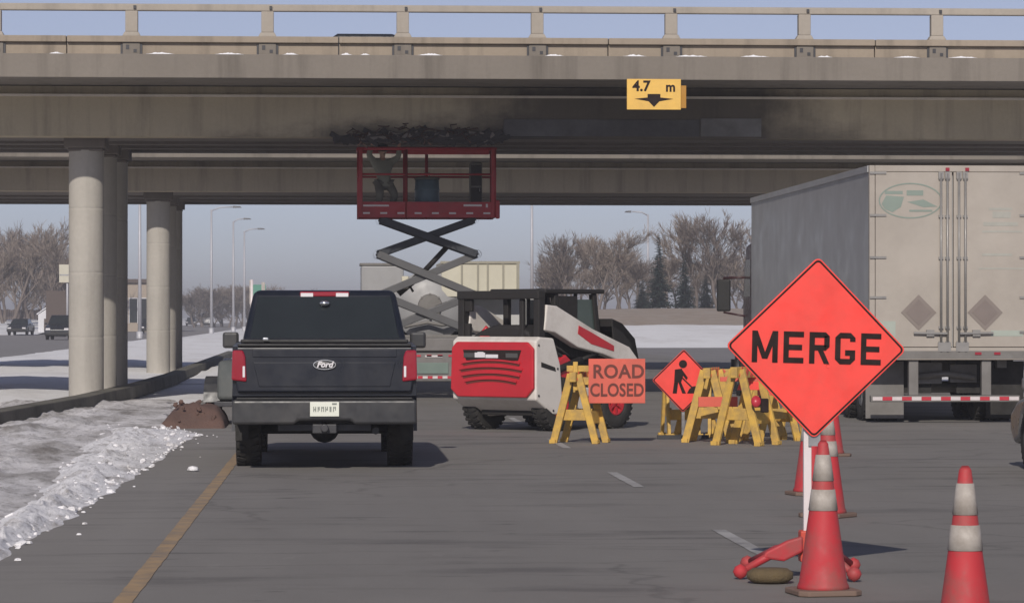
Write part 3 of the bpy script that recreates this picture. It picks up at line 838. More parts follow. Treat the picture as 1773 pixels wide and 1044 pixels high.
q = MB(); q.box(-.45, .75, 0, .12, p.z - .72, p.z + .75); q.build('panel', M['cream'], t, bevel=.02)
q = MB(); q.box(-.42, .72, -.02, -.003, p.z - .15, p.z - .05); q.build('rail', M['steel'], t)
q = MB(); q.tube([(.2, .2, 0), (.2, .2, p.z + .6)], .09, 8); q.build('post', M['lamp_pole'], t)

# ---------------------------------------------------------------- the pickup
def arch(cy, r, z0, n=10, rev=False):
    pts = []
    a0 = math.asin(min(1, (z0 - .40) / r)) if z0 > .40 else 0
    for i in range(n + 1):
        a = math.pi - a0 - (math.pi - 2 * a0) * i / n
        pts.append((cy + r * math.cos(a), .40 + r * math.sin(a)))
    return pts[::-1] if rev else pts
pk = thing('pickup_truck', 'dark navy pickup truck seen from behind in the left lane', 'pickup truck', (W(562, 548, 34.1).x, 34.1, 0))
low = .55
prof = [(0.06, .80), (0.05, 1.33), (1.72, 1.36), (1.76, 1.36), (4.3, 1.34), (5.2, 1.26), (5.78, 1.12), (5.86, .9), (5.84, .52), (5.3, low)]
prof += arch(4.92, .47, low, rev=True) + [(4.3, low), (1.8, low)] + arch(1.25, .47, low, rev=True) + [(.62, low), (.3, .6)]
q = MB(); q.prism(prof, -.985, .985, 'x')
body = q.build('body', M['navy'], pk, bevel=.075, seg=4)
for s in (-1, 1):
    for cy in (1.25, 4.92):
        q = MB()
        for i in range(12):
            a, b = math.pi * i / 12, math.pi * (i + 1) / 12
            P = lambda an, r: (cy + r * math.cos(an), .40 + r * math.sin(an))
            q.prism([P(a, .46), P(a, .53), P(b, .53), P(b, .46)], s * .975, s * 1.012, 'x')
        q.build('fender_flare', M['navy'], body)
q = MB()
q.hexa([(-.93, 1.80, 1.345), (.93, 1.80, 1.345), (.93, 4.25, 1.335), (-.93, 4.25, 1.335)], [(-.80, 2.15, 1.95), (.80, 2.15, 1.95), (.80, 3.55, 1.94), (-.80, 3.55, 1.94)])
cab = q.build('cab', M['navy'], pk, bevel=.07, seg=3)
def on_rear(x, t, off):   # point on the rear slope of the cab: t 0 at the belt, 1 at the roof
    return (x * (1 - t) * .93 / .93 + x * t * .80 / .93, 1.80 + .35 * t - off, 1.345 + .605 * t + off * .6)
q = MB()
a = [on_rear(-.85, .06, .012), on_rear(.85, .06, .012), on_rear(.86, .86, .012), on_rear(-.86, .86, .012)]
b_ = [(x, y + .02, z) for x, y, z in a]
q.hexa(a, b_); q.build('rear_window', M['dark_glass'], cab, bevel=.006)
for s in (-1, 1):
    q = MB()
    P = lambda y, t: (s * (.93 + (.80 - .93) * t + .004), y, 1.345 + .58 * t)
    Q = lambda y, t: (s * (.93 + (.80 - .93) * t - .02), y, 1.345 + .58 * t)
    c = ((2.02, .1), (4.02, .1), (3.55, .84), (2.3, .84))
    q.hexa([P(*k) for k in c], [Q(*k) for k in c]); q.build('side_window', M['dark_glass'], cab)
    q = MB(); q.cbox((s * 1.11, 3.72, 1.37), (.19, .11, .19)); q.bar((s * .96, 3.74, 1.32), (s * 1.1, 3.72, 1.33), .06, .06)
    q.build('wing_mirror', M['navy_trim'], pk, bevel=.03)
q = MB(); q.box(-.28, .28, -.005, .07, -.028, .028); cl = q.build('brake_light', M['red_lens'], cab, loc=(0, 2.10, 1.905), bevel=.012)
for x in (-.2, .2):
    q = MB(); q.box(x - .07, x + .07, -.014, -.006, -.03, .012); q.build('cargo_light', M['white_lens'], cl)
q = MB(); q.lathe([(.001, 0), (.065, 0), (.05, .03), (.001, .035)], 16, Matrix.Translation((0, 2.005, 1.80)) @ Matrix.Rotation(R(90), 4, 'X') @ Matrix.Scale(.5, 4, (0, 1, 0)))
q.build('window_badge', M['chrome'], cab)
q = MB()
q.prism([(-.93, .84), (.93, .84), (.945, .92), (.945, 1.325), (-.945, 1.325), (-.945, .92)], .0, .06, 'y')
tg = q.build('tailgate', M['navy'], pk, bevel=.02, seg=3)
q = MB(); q.box(-.77, .77, -.012, .0, 1.215, 1.30); q.prism([(-.70, .90), (.70, .90), (.76, 1.16), (-.76, 1.16)], -.01, .0, 'y')
q.build('tailgate_panel', M['navy'], tg, bevel=.009)
q = MB(); q.box(-.93, .93, -.02, .05, 1.328, 1.36); q.build('spoiler', M['black_plastic'], tg, bevel=.012)
q = MB(); q.box(-.90, .90, .06, 1.78, 1.362, 1.405); q.build('tonneau_cover', M['black_plastic'], pk, bevel=.015)
q = MB(); q.box(-.66, -.60, -.03, .0, 1.395, 1.425); q.build('cover_latch', M['chrome'], pk, bevel=.008)
q = MB(); q.lathe([(.001, .024), (.108, .022), (.122, .012), (.125, 0)], 32, Matrix.Translation((0, -.012, 1.135)) @ Matrix.Rotation(R(90), 4, 'X') @ Matrix.Scale(.42, 4, (0, 1, 0)))
bd = q.build('badge', M['navy_trim'], tg)
q = MB()
for i in range(40):
    a, b2 = 2 * math.pi * i / 40, 2 * math.pi * (i + 1) / 40
    q.bar((.118 * math.cos(a), -.034, 1.135 + .049 * math.sin(a)), (.118 * math.cos(b2), -.034, 1.135 + .049 * math.sin(b2)), .008, .009, (0, 1, 0))
q.build('badge_rim', M['chrome'], bd)
lettering('badge_lettering', 'Ford', .088, M['white_lens'], bd, (0, -.038, 1.135), bold=.003, shear=.3)
for s in (-1, 1):
    q = MB(); q.prism([(s * .83, .95), (s * .995, .97), (s * .985, 1.29), (s * .87, 1.29), (s * .845, 1.22)], -.025, .12, 'y')
    tl = q.build('tail_light', M['red_lens'], pk, bevel=.02)
    q = MB(); q.box(s * .862 - .013, s * .862 + .013, -.03, -.02, 1.0, 1.12); q.build('reversing_light', M['white_lens'], tl, bevel=.006)
    q = MB(); q.box(s * .90 - .07, s * .90 + .07, .66, .68, .30, .62); q.build('mud_flap', M['rubber'], pk)
q = MB()
q.prism([(-.985, .50), (-.32, .50), (-.28, .54), (.28, .54), (.32, .50), (.985, .50), (.985, .76), (-.985, .76)], -.12, .25, 'y')
bp = q.build('bumper', M['navy_trim'], pk, bevel=.03, seg=3)
q = MB(); q.box(-.94, .94, -.11, .2, .762, .785); q.build('step_pad', M['black_plastic'], bp, bevel=.008)
q = MB(); q.box(-.155, .155, -.142, -.135, .585, .74)
pl = q.build('licence_plate', M['plate_white'], bp, bevel=.006)
q = MB()
for i, w in enumerate((.03, .022, .03, .028, .02, .03)):
    x = -.105 + i * .042
    q.box(x - w / 2, x - w / 2 + .009, -.146, -.143, .635, .69); q.box(x + w / 2 - .009, x + w / 2, -.146, -.143, .635 + .015 * (i % 2), .69)
    q.box(x - w / 2, x + w / 2, -.1465, -.1425, .655 + .01 * (i % 3), .666 + .01 * (i % 3))
q.box(.08, .13, -.146, -.143, .71, .728)
q.build('plate_marks', paint('faded_plate_ink', (.22, .24, .22), .6), pl)
q = MB(); q.tube([(0, -.16, .46), (0, .5, .46)], .045, 10); q.box(-.5, .5, .1, .2, .42, .5); q.box(-.13, .13, -.06, .12, .40, .50)
q.build('tow_hitch', M['dark_steel'], pk, bevel=.01)
q = MB(); q.tube([(-.85, 1.25, .42), (.85, 1.25, .42)], .07, 10); q.lathe([(.001, -.17), (.12, -.12), (.17, 0), (.12, .12), (.001, .17)], 16, Matrix.Translation((0, 1.25, .42)) @ Matrix.Rotation(R(90), 4, 'X'))
q.box(-.45, -.38, .2, 5, .5, .62); q.box(.38, .45, .2, 5, .5, .62); q.tube([(.55, .15, .42), (.5, 1.0, .48), (.35, 2.5, .5)], .04, 8)
q.box(-.8, .8, 2.0, 5.2, .42, .60); q.box(-.36, .36, .5, .95, .42, .56)
q.build('undercarriage', M['dark_steel'], pk)
for s in (-1, 1):
    wheel(pk, (s * .835, 1.25, .395), .395, .275, M['steel'], .6, s)
    wheel(pk, (s * .835, 4.92, .395), .395, .275, M['steel'], .6, s)

# ---------------------------------------------------------------- generic car
def make_car(name, label, cat, paint_m, loc, rz, L=4.6, wd_=1.8, h=1.45, suv=False, group=None):
    t = thing(name, label, cat, loc, rz, group)
    bl = .62 * h
    hw = wd_ / 2
    low = .25
    fa, ra = L - .85, .85
    prof = [(0, .45), (.02, bl * .93), (.3, bl), (L * .72, bl), (L - .35, bl * .84), (L - .02, bl * .68), (L, .4), (L - .2, low)]
    def ar(cy): return [(cy + .36 * math.cos(a), .33 + .36 * math.sin(a)) for a in [math.pi * i / 8 for i in range(9)]]
    prof += ar(fa) + ar(ra) + [(.2, low)]
    q = MB(); q.prism(prof, -hw, hw, 'x'); q.build('body', paint_m, t, bevel=.06, seg=3)
    y0, y1, y2, y3 = (.12, .35, L * .56, L * .73) if suv else (.45, 1.15, L * .55, L * .74)
    q = MB(); q.hexa([(-hw + .06, y0, bl - .02), (hw - .06, y0, bl - .02), (hw - .06, y3, bl - .02), (-hw + .06, y3, bl - .02)],
                     [(-hw + .25, y1, h), (hw - .25, y1, h), (hw - .25, y2, h), (-hw + .25, y2, h)])
    cb = q.build('cabin', paint_m, t, bevel=.06, seg=3)
    for (ya, yb, nm) in ((y0, y1, 'rear_window'), (y3, y2, 'windscreen')):
        d = -.012 if ya < yb else .012
        lo = [((-hw + .06 + .14) , .12), ((hw - .06 - .14), .12), ((hw - .35), .88), ((-hw + .35), .88)]
        A = [(x, ya + (yb - ya) * tt + d, bl - .02 + (h - bl + .02) * tt + .004) for x, tt in lo]
        B = [(x, y - d * 2, z) for x, y, z in A]
        q = MB(); q.hexa(A, B); q.build(nm, M['dark_glass'], cb)
    for s in (-1, 1):
        P = lambda y, tt, o: (s * (hw - .06 - .19 * tt + o), y, bl - .02 + (h - bl + .02) * tt)
        c = ((y0 + .28, .14), (y3 - .22, .14), (y2 - .05, .86), (y1 + .1, .86))
        q = MB(); q.hexa([P(*k, .006) for k in c], [P(*k, -.03) for k in c]); q.build('side_window', M['dark_glass'], cb)
        q = MB(); q.box(s * (hw - .25) - .18, s * (hw - .25) + .18, -.02, .05, bl * .72, bl * .88); q.build('tail_light', M['red_lens'], t, bevel=.02)
        q = MB(); q.box(s * (hw - .25) - .16, s * (hw - .25) + .16, L - .08, L + .02, bl * .62, bl * .76); q.build('headlight', M['white_lens'], t, bevel=.02)
        q = MB(); q.cbox((s * (hw + .08), y3 - .25, bl + .06), (.2, .1, .14)); q.build('wing_mirror', paint_m, t, bevel=.03)
        wheel(t, (s * (hw - .11), ra, .33), .33, .21, M['steel'], .62, s); wheel(t, (s * (hw - .11), fa, .33), .33, .21, M['steel'], .62, s)
    for ya, yb in ((-.06, .1), (L - .1, L + .05)):
        q = MB(); q.box(-hw + .05, hw - .05, ya, yb, .32, .51); q.build('bumper', M['black_plastic'], t, bevel=.03)
    q = MB(); q.box(-.26, .26, -.075, -.065, .55, .67); q.build('licence_plate', M['plate_white'], t)
    q = MB(); q.box(-.5, .5, L - .03, L + .012, .52, .6); q.build('grille', M['black_plastic'], t)
    return t
p = W(1743, 548, 34.6)
make_car('car', 'grey car cut off by the right edge of photo beside the trailer', 'car', M['silver_car'], (p.x + .93, 30.0, 0), 0, h=1.42)
p = G(36, 580); make_car('car', 'dark car facing us near the left edge on the far road', 'car', M['black_car'], (p.x, p.y + 4, 0), R(176), h=1.45)
p = G(104, 588); make_car('car', 'black sport utility vehicle just left of the first lit column', 'car', M['black_car'], (p.x, p.y + 4, 0), R(178), h=1.75, suv=True)
p = G(259, 578); make_car('car', 'dark car seen in the gap between the two column groups', 'car', M['black_car'], (p.x, p.y + 4, 0), R(180), h=1.45)
p = G(350, 563); make_car('car', 'tiny dark car far off on the left of white van', 'car', M['black_car'], (p.x, 560, 0), R(180), h=1.5)
p = G(388, 563); make_car('van', 'tiny white van far down the road left of the pickup', 'van', M['white_car'], (p.x, 520, 0), R(180), h=2.3, wd_=2.0, suv=True)
p = W(610, 57, 66); make_car('car', 'dark car on the overpass with only its roof showing above the parapet', 'car', M['black_car'], (p.x + 2.0, 66, 6.06), R(90), L=4.2, h=1.40)

# dark brown truck behind the black vehicle
p = W(105, 548, 262)
t = thing('box_truck', 'dark brown box truck behind the black vehicle at the left column', 'truck', (p.x, 262, 0))
q = MB(); q.box(-1.2, 1.2, 0, 6.5, 1.1, 3.75); q.build('cargo_box', M['brown_wall'], t, bevel=.04)
q = MB(); q.prism([(6.6, .6), (6.6, 2.9), (7.8, 2.9), (8.2, 1.9), (8.7, 1.6), (8.7, .6)], -1.1, 1.1, 'x'); q.build('cab', M['brown_wall'], t, bevel=.06)
q = MB(); q.box(-1.0, 1.0, 0, 7, .8, 1.05); q.box(-1.15, 1.15, -.1, .0, .55, .75); q.build('frame', M['dark_steel'], t)
for s in (-1, 1):
    wheel(t, (s * 1.0, 1.6, .48), .48, .3, M['steel'], .55, s); wheel(t, (s * 1.0, 7.4, .48), .48, .3, M['steel'], .55, s)

# ---------------------------------------------------------------- grey machine and red-brown heap left of the pickup
mp = G(386, 737)
t = thing('towed_compressor', 'dark grey towed machine with a wheel, half hidden left of the pickup', 'machine', (mp.x + .42, mp.y + .2, 0), R(-4))
q = MB(); q.prism([(0, .38), (0, .72), (.18, .98), (1.9, .98), (2.1, .7), (2.1, .38)], -.52, .6, 'x'); q.build('hood', paint('machine_grey', (.085, .095, .092), .55, var=.2, dirt=(.16, .15, .14)), t, bevel=.06, seg=3)
q = MB(); q.box(-.56, .5, -.02, 2.3, .28, .36); q.bar((-.0, 2.3, .32), (0, 3.3, .35), .1, .1); q.build('frame', M['dark_steel'], t, bevel=.01)
q = MB()
for i in range(8):
    a, b2 = math.pi * i / 8, math.pi * (i + 1) / 8
    q.prism([(.9 + .38 * math.cos(a), .34 + .36 * math.sin(a)), (.9 + .41 * math.cos(a), .34 + .39 * math.sin(a)), (.9 + .41 * math.cos(b2), .34 + .39 * math.sin(b2)), (.9 + .38 * math.cos(b2), .34 + .36 * math.sin(b2))], -.78, -.53, 'x')
q.build('mudguard', M['navy_trim'], t)
wheel(t, (-.66, .9, .33), .33, .2, M['steel'], .55, -1); wheel(t, (.7, .9, .33), .33, .2, M['steel'], .55, 1)
hp0, hp1 = G(292, 742), G(378, 742)
vs, fs = [], []
nx, ny = 26, 20
for j in range(ny + 1):
    for i in range(nx + 1):
        a, b2 = i / nx, j / ny
        x = hp0.x - .15 + (hp1.x - hp0.x + .25) * a; y = hp0.y + 2.6 * b2
        e = min(1, a / .28, (1 - a) / .14, b2 / .22, (1 - b2) / .25)
        z = (.29 * e ** .7 if e > 0 else -.03) * (1 + .35 * mn.fractal(Vector((x * 2, y * 1.2, 4)), .8, 2, 5)) if e > 0 else -.03
        vs.append((x, y, z))
q = MB(); q.add(vs, [(j * (nx + 1) + i, j * (nx + 1) + i + 1, (j + 1) * (nx + 1) + i + 1, (j + 1) * (nx + 1) + i) for j in range(ny) for i in range(nx)], None, True)
rnd = random.Random(9)
for k in range(26):
    x = rnd.uniform(hp0.x, hp1.x); y = hp0.y + rnd.uniform(.1, 1.6); s = rnd.uniform(.02, .05)
    q.lathe([(.001, -s), (s, -s * .3), (s * .9, s * .5), (.001, s * .8)], 6, Matrix.Translation((x, y, .05 + .33 * min(1, (y - hp0.y) / .5) * rnd.uniform(.5, 1))) @ Matrix.Rotation(rnd.uniform(0, 3), 4, (1, rnd.random(), 0)), False)
o = q.build('dirt_heap', M['brick_dirt'], recalc=False); lab(o, 'heap of red brown dirt on the shoulder behind the snow bank', 'dirt heap')

# ---------------------------------------------------------------- skid steer
sk = thing('skid_steer', 'red and white skid steer loader parked at an angle in the closed lane', 'skid steer', (0, 0, 0), -R(42))
c0 = G(928, 748)
W_ = 1.55
rr = Vector((math.cos(R(42)), -math.sin(R(42)), 0))
sk.location = Vector((W(928, 548, 45.2).x, 45.2, 0)) - rr * W_ / 2
hw = W_ / 2
q = MB()
q.prism([(0, .46), (0, 1.30), (.10, 1.36), (.42, 1.34), (.58, .95), (.62, .55), (.62, .24), (.40, .24)], -hw, hw, 'x')
bd = q.build('tail', M['skid_white'], sk, bevel=.03, seg=3)
q = MB(); q.prism([(.8, .30), (.8, 1.02), (1.1, .95), (2.25, .78), (2.42, .6), (2.42, .25), (2.2, .2), (.8, .2)], -.50, .50, 'x')
q.build('chassis', M['skid_dark'], sk, bevel=.03)
q = MB()
for s in (-1, 1):
    q.prism([(.3, .30), (.8, .62), (2.2, .60), (2.3, .4), (2.2, .22), (.5, .2)], s * .44, s * .52, 'x')
q.build('chaincase', M['skid_white'], sk, bevel=.015)
w2 = hw - .012
q = MB(); q.prism([(-w2 + .02, 1.20), (-w2 + .11, 1.285), (w2 - .11, 1.285), (w2, 1.19), (w2, .62), (w2 - .13, .49), (-w2 + .13, .49), (-w2, .60)], -.06, -.002, 'y')
dr = q.build('rear_door', M['skid_red'], sk, bevel=.02, seg=3)
q = MB(); q.prism([(-.46, 1.02), (.50, 1.02), (.56, 1.17), (-.52, 1.17)], -.072, -.061, 'y'); st = q.build('name_strip', M['sign_black'], dr, bevel=.006)
q = MB(); q.box(-.29, -.10, -.078, -.073, 1.06, 1.13); q.box(-.09, .14, -.078, -.073, 1.055, 1.105); q.box(-.24, -.13, -.0785, -.0735, 1.12, 1.14); q.build('name_lettering', M['white_lens'], st)
for s in (-1, 1):
    q = MB(); q.box(s * .39 - .11, s * .39 + .11, -.076, -.073, 1.06, 1.125); q.build('rear_light', M['plate'], dr, bevel=.003)
q = MB()
for k, (z, w) in enumerate(((.965, .52), (.875, .56), (.785, .52), (.70, .46))):
    n = 12
    for i in range(n):
        x0 = -w + 2 * w * i / n; x1 = -w + 2 * w * (i + 1) / n
        f = lambda x: z + .045 * (1 - (x / w) ** 2) - .03
        q.prism([(x0, f(x0)), (x1, f(x1)), (x1, f(x1) + .03), (x0, f(x0) + .03)], -.066, -.058, 'y')
q.build('louvre_slots', M['sign_brown'], dr)
q = MB()
for k, (z, w) in enumerate(((.998, .54), (.908, .58), (.818, .54), (.733, .48))):
    for i in range(12):
        x0 = -w + 2 * w * i / 12; x1 = -w + 2 * w * (i + 1) / 12
        f = lambda x: z + .045 * (1 - (x / w) ** 2) - .03
        q.prism([(x0, f(x0)), (x1, f(x1)), (x1, f(x1) + .025), (x0, f(x0) + .025)], -.085, -.061, 'y')
q.build('louvre_ribs', M['skid_red'], dr)
q = MB(); q.prism([(-.55, 1.345), (.55, 1.345), (.52, 1.44), (.3, 1.53), (-.1, 1.53), (-.35, 1.46)], .14, .74, 'y'); q.build('engine_hood', M['skid_dark'], sk, bevel=.05, seg=3)
q = MB(); q.tube([(-.33, .18, 1.36), (-.33, .18, 1.44), (-.28, .2, 1.50)], .03, 8); q.box(-.38, -.2, .15, .2, 1.345, 1.4); q.build('fuel_cap', M['skid_red'], sk)
# lift arm towers, the crossbar and the arms
q = MB()
for s in (-1, 1):
    q.box(s * .70 - .055, s * .70 + .055, .10, .24, 1.30, 2.0)
q.box(-.76, .76, .08, .24, 1.90, 2.02); q.box(.36, .44, .13, .2, 1.34, 1.9); q.box(-.655, -.52, .13, .2, 1.72, 1.9); q.box(-.655, -.56, .13, .2, 1.34, 1.55)
q.build('arm_tower', M['skid_dark'], sk, bevel=.015)
for s in (-1, 1):
    q = MB(); q.prism([(.26, 1.82), (.50, 1.80), (1.35, 1.47), (2.25, 1.20), (2.46, 1.02), (2.50, .55), (2.36, .5), (2.28, .92), (1.6, 1.10), (1.0, 1.2), (.45, 1.42), (.2, 1.45)], s * .70 - .075, s * .70 + .075, 'x')
    arm = q.build('lift_arm', M['skid_white'], sk, bevel=.02)
    q = MB(); q.prism([(1.0, 1.52), (1.3, 1.42), (1.85, 1.22), (1.85, 1.14), (1.3, 1.25), (.98, 1.40)], s * .776, s * .782, 'x'); q.build('arm_stripe', M['skid_red'], arm)
    q = MB(); q.tube([(s * .70, .35, .82), (s * .70, 1.15, 1.02)], .055, 10); q.tube([(s * .70, 1.15, 1.02), (s * .70, 1.6, 1.13)], .03, 8); q.build('lift_cylinder', M['skid_dark'], sk)
    q = MB(); q.prism([(.55, .72), (.55, .98), (.8, 1.1), (.98, .98), (1.0, .76), (.78, .62)], s * .60, s * .70, 'x'); q.build('link_plate', M['skid_red'], sk, bevel=.02)
# cab
q = MB()
for s in (-1, 1):
    q.bar((s * .44, .86, 1.0), (s * .44, .86, 1.98), .09, .09); q.bar((s * .44, 1.95, .85), (s * .44, 1.78, 1.98), .09, .09)
    q.bar((s * .44, .86, 1.02), (s * .44, 1.95, .95), .08, .08); q.bar((s * .44, 1.36, 1.0), (s * .44, 1.36, 1.98), .05, .05)
    if s > 0: q.box(s * .44 - .035, s * .44 + .035, .92, 1.36, 1.05, 1.95)
q.box(-.46, .46, .82, .88, 1.92, 1.98)
cb = q.build('cab_frame', M['skid_dark'], sk, bevel=.012)
q = MB(); q.box(-.52, .52, .55, 1.98, 1.985, 2.05); q.build('cab_roof', M['skid_dark'], cb, bevel=.02)
for s in (-1, 1):
    q = MB(); q.hexa([(s * .436, 1.39, 1.38), (s * .436, 1.86, 1.38), (s * .436, 1.80, 1.9), (s * .436, 1.39, 1.9)], [(s * .45, 1.39, 1.38), (s * .45, 1.86, 1.38), (s * .45, 1.80, 1.9), (s * .45, 1.39, 1.9)]); q.build('side_window', M['green_glass'], cb)
    q = MB(); q.box(s * .43, s * .452, 1.39, 1.86, .96, 1.37); q.build('side_guard', M['skid_dark'], cb)
q = MB(); q.box(-.25, .25, 1.0, 1.45, 1.0, 1.12); q.hexa([(-.25, .95, 1.1), (.25, .95, 1.1), (.25, 1.07, 1.1), (-.25, 1.07, 1.1)], [(-.22, .9, 1.5), (.22, .9, 1.5), (.22, .98, 1.5), (-.22, .98, 1.5)])
q.build('seat', M['black_plastic'], sk, bevel=.04)
q = MB()
for k, (a, b2, c2) in enumerate((((.60, .42, 1.30), (.62, .75, 1.18), (.60, 1.1, 1.02)), ((.64, .45, 1.22), (.66, .8, 1.05), (.62, 1.2, .95)), ((.58, .5, .9), (.6, .9, .82), (.56, 1.3, .86)))):
    q.tube([a, b2, c2], .022, 7)
q.build('hoses', M['rubber'], sk)
q = MB()
for y, z in ((.06, .52), (.06, 1.24), (.40, .30), (.55, .32), (.5, .9)): q.lathe([(.001, .012), (.016, .010), (.018, 0)], 8, Matrix.Translation((hw + .001, y, z)) @ Matrix.Rotation(R(90), 4, 'Y'))
q.build('bolts', M['dark_steel'], bd)
q = MB(); q.prism([(.12, 1.0), (.44, .92), (.46, .86), (.12, .93)], hw + .001, hw + .005, 'x'); q.build('side_decal', M['skid_dark'], bd)
q = MB(); q.box(-.48, .48, .3, .5, .22, .4); q.build('rear_axle_guard', M['skid_dark'], sk, bevel=.02)
# bucket carried low in front of the cab
q = MB()
pr = [(2.05, 1.62), (2.30, 1.55), (2.62, 1.32), (2.72, 1.0), (2.62, .62), (2.45, .55), (2.40, .62), (2.52, .72), (2.60, 1.0), (2.5, 1.25), (2.28, 1.42), (2.05, 1.50)]
q.prism(pr, -.8, .60, 'x')
for s in (-.80, .575): q.prism([(2.05, 1.62), (2.30, 1.55), (2.62, 1.32), (2.72, 1.0), (2.62, .62), (2.1, 1.0)], s, s + .025, 'x')
q.build('bucket', M['skid_dark'], sk, bevel=.01)
for s in (-1, 1):
    wheel(sk, (s * .64, .60, .385), .385, .26, M['skid_red'], .5, s); wheel(sk, (s * .64, 1.95, .385), .385, .26, M['skid_red'], .5, s)

# ---------------------------------------------------------------- scissor lift under the damaged girder
LY = 64.6
lc = W(739, 548, LY)
sc = thing('scissor_lift', 'red scissor lift raised against the underside of the overpass', 'scissor lift', (lc.x, LY, 0))
def LZ(v): return W(740, v, LY - .5).z
def LX(u): return W(u, 548, LY - .5).x - lc.x
q = MB(); q.box(-1.25, 1.25, -.52, .52, .34, .95); ch = q.build('chassis', M['lift_base'], sk and sc, bevel=.03)
q = MB(); q.box(-1.2, 1.2, -.6, .6, .955, 1.22); q.build('upper_deck', M['lift_base'], ch, bevel=.02)
q = MB(); q.box(-.35, .42, -.545, -.523, .50, .72); q.box(-1.1, -.5, -.545, -.523, .5, .8); q.build('access_panel', M['lift_panel'], ch, bevel=.006)
q = MB()
for k in range(12): q.box(-1.2 + k * .2, -1.2 + k * .2 + .1, -.535, -.5235, .40, .45)
for k in range(8): q.box(-.9 + k * .22, -.9 + k * .22 + .1, -.535, -.5235, .84, .88)
q.build('red_tape', M['tape_red'], ch)
q = MB()
for k in range(12): q.box(-1.1 + k * .2, -1.1 + k * .2 + .1, -.535, -.5235, .40, .45)
q.box(-.05, .3, -.535, -.5235, .83, .87); q.build('white_tape', M['decal_white'], ch)
for s in (-1, 1):
    for y in (-.48, .48):
        wheel(sc, (s * .9, y, .26), .26, .16, M['skid_white'], .6, 1)
lev = [LZ(574), LZ(510), LZ(440), LZ(380)]
xs = [.92, .96, 1.0, .95]
for s in (-.42, .42):
    for k in range(3):
        mt = M['lift_arm'] if k == 2 else M['lift_arm_lit']  # top stage gets the shaded tone, lower stages the sunlit one
        for d in (-1, 1):
            off = .045 * d
            q = MB(); q.bar((-d * xs[k], s + off, lev[k]), (d * xs[k + 1], s + off, lev[k + 1]), .075, .15)
            for e, z in ((-d * xs[k], lev[k]), (d * xs[k + 1], lev[k + 1])):
                q.lathe([(.09, -.05), (.09, .05)], 14, Matrix.Translation((e, s + off, z)) @ Matrix.Rotation(R(90), 4, 'X'))
            q.build('scissor_arm', mt, sc, bevel=.012)
q = MB()
for k in range(4):
    for d in (-1, 1): q.tube([(d * xs[k], -.47, lev[k]), (d * xs[k], .47, lev[k])], .035, 8)
for k in range(3): q.tube([(0, -.47, (lev[k] + lev[k + 1]) / 2), (0, .47, (lev[k] + lev[k + 1]) / 2)], .04, 8)
q.build('cross_pins', M['lift_arm'], sc)
q = MB(); q.tube([(LX(690), -.05, LZ(508)), (LX(735), -.05, LZ(470))], .075, 12); q.tube([(LX(735), -.05, LZ(470)), (LX(778), -.05, LZ(424))], .055, 12)
q.build('hydraulic_cylinder', M['skid_dark'], sc)
q = MB(); q.tube([(LX(690), .1, LZ(448)), (LX(745), .12, LZ(470)), (LX(800), .1, LZ(452))], .02, 6); q.tube([(LX(680), -.2, LZ(500)), (LX(705), -.25, LZ(486)), (LX(716), -.22, LZ(505))], .025, 6)
q.build('hoses', M['rubber'], sc)
q = MB(); q.box(LX(696), LX(708), -.3, -.15, LZ(500), LZ(478)); q.build('warning_lamp', M['cream'], sc, bevel=.02)
# platform
pz0, pz1, pz2 = LZ(377), LZ(350), LZ(258)
xl, xr = LX(620), LX(858)
yf, yb = -.55, .75
q = MB(); q.box(xl, xr, yf, yb, pz0 + .04, pz0 + .12); pf = q.build('platform', M['lift_red'], sc, bevel=.01)
q = MB(); q.box(xl, xr, yf - .025, yf, pz0, pz1); q.box(xl, xr, yb, yb + .025, pz0, pz1); q.box(xl, xl + .025, yf, yb, pz0, pz1); q.box(xr - .025, xr, yf, yb, pz0, pz1)
tb = q.build('toe_board', M['lift_red'], pf)
q = MB(); y = yf - .027
w = xr - xl
for k in range(8): q.box(xl + w * (.035 + k * .125), xl + w * (.035 + k * .125) + .14, y - .004, y, pz0 + .07, pz0 + .105)
q.box(xl + .1, xl + .62, y - .004, y, pz1 - .095, pz1 - .06); q.box(xr - .65, xr - .28, y - .004, y, pz1 - .09, pz1 - .05); q.box(xr - .2, xr - .16, y - .004, y, pz1 - .11, pz1 - .04)
q.build('toe_board_markings', M['decal_white'], tb)
q = MB()
pm = (pz1 + pz2) / 2 + .02
for yy in (yf, yb):
    q.tube([(xl, yy, pz2), (xr, yy, pz2)], .035, 8); q.tube([(xl, yy, pm), (xr, yy, pm)], .022, 8)
    for x in (xl + .02, LX(703), LX(742) if yy > 0 else LX(703), xr - .02): q.tube([(x, yy, pz0), (x, yy, pz2)], .032, 8)
for x in (xl, xr):
    q.tube([(x, yf, pz2), (x, yb, pz2)], .03, 8); q.tube([(x, yf, pm), (x, yb, pm)], .02, 8)
q.build('guard_rail', M['lift_red'], pf)
q = MB(); q.box(LX(706), LX(846), yf - .02, yf + .02, LZ(268), LZ(256)); q.build('rail_board', M['lift_red'], pf)
for x in (xl + .055, xr - .055):
    q = MB(); q.box(x - .035, x + .035, yf - .04, yf + .04, pz0, pz2); q.build('corner_post', M['lift_red'], pf, bevel=.01)
q = MB(); q.box(xr + .0, xr + .08, yf - .1, yf + .1, pz0 - .02, pz0 + .35); q.build('control_box', M['lift_red'], pf, bevel=.02)
dxx = LX(741)
o = thing('plastic_drum', 'blue grey plastic drum standing in the middle of the lift platform', 'drum', (lc.x + dxx, LY + .1, pz0 + .122))
q = MB(); q.lathe([(.001, 0), (.22, 0), (.24, .05), (.25, .22), (.265, .24), (.25, .26), (.25, .44), (.265, .46), (.25, .48), (.24, .66), (.001, .66)], 24); q.build('barrel', M['blue_drum'], o)
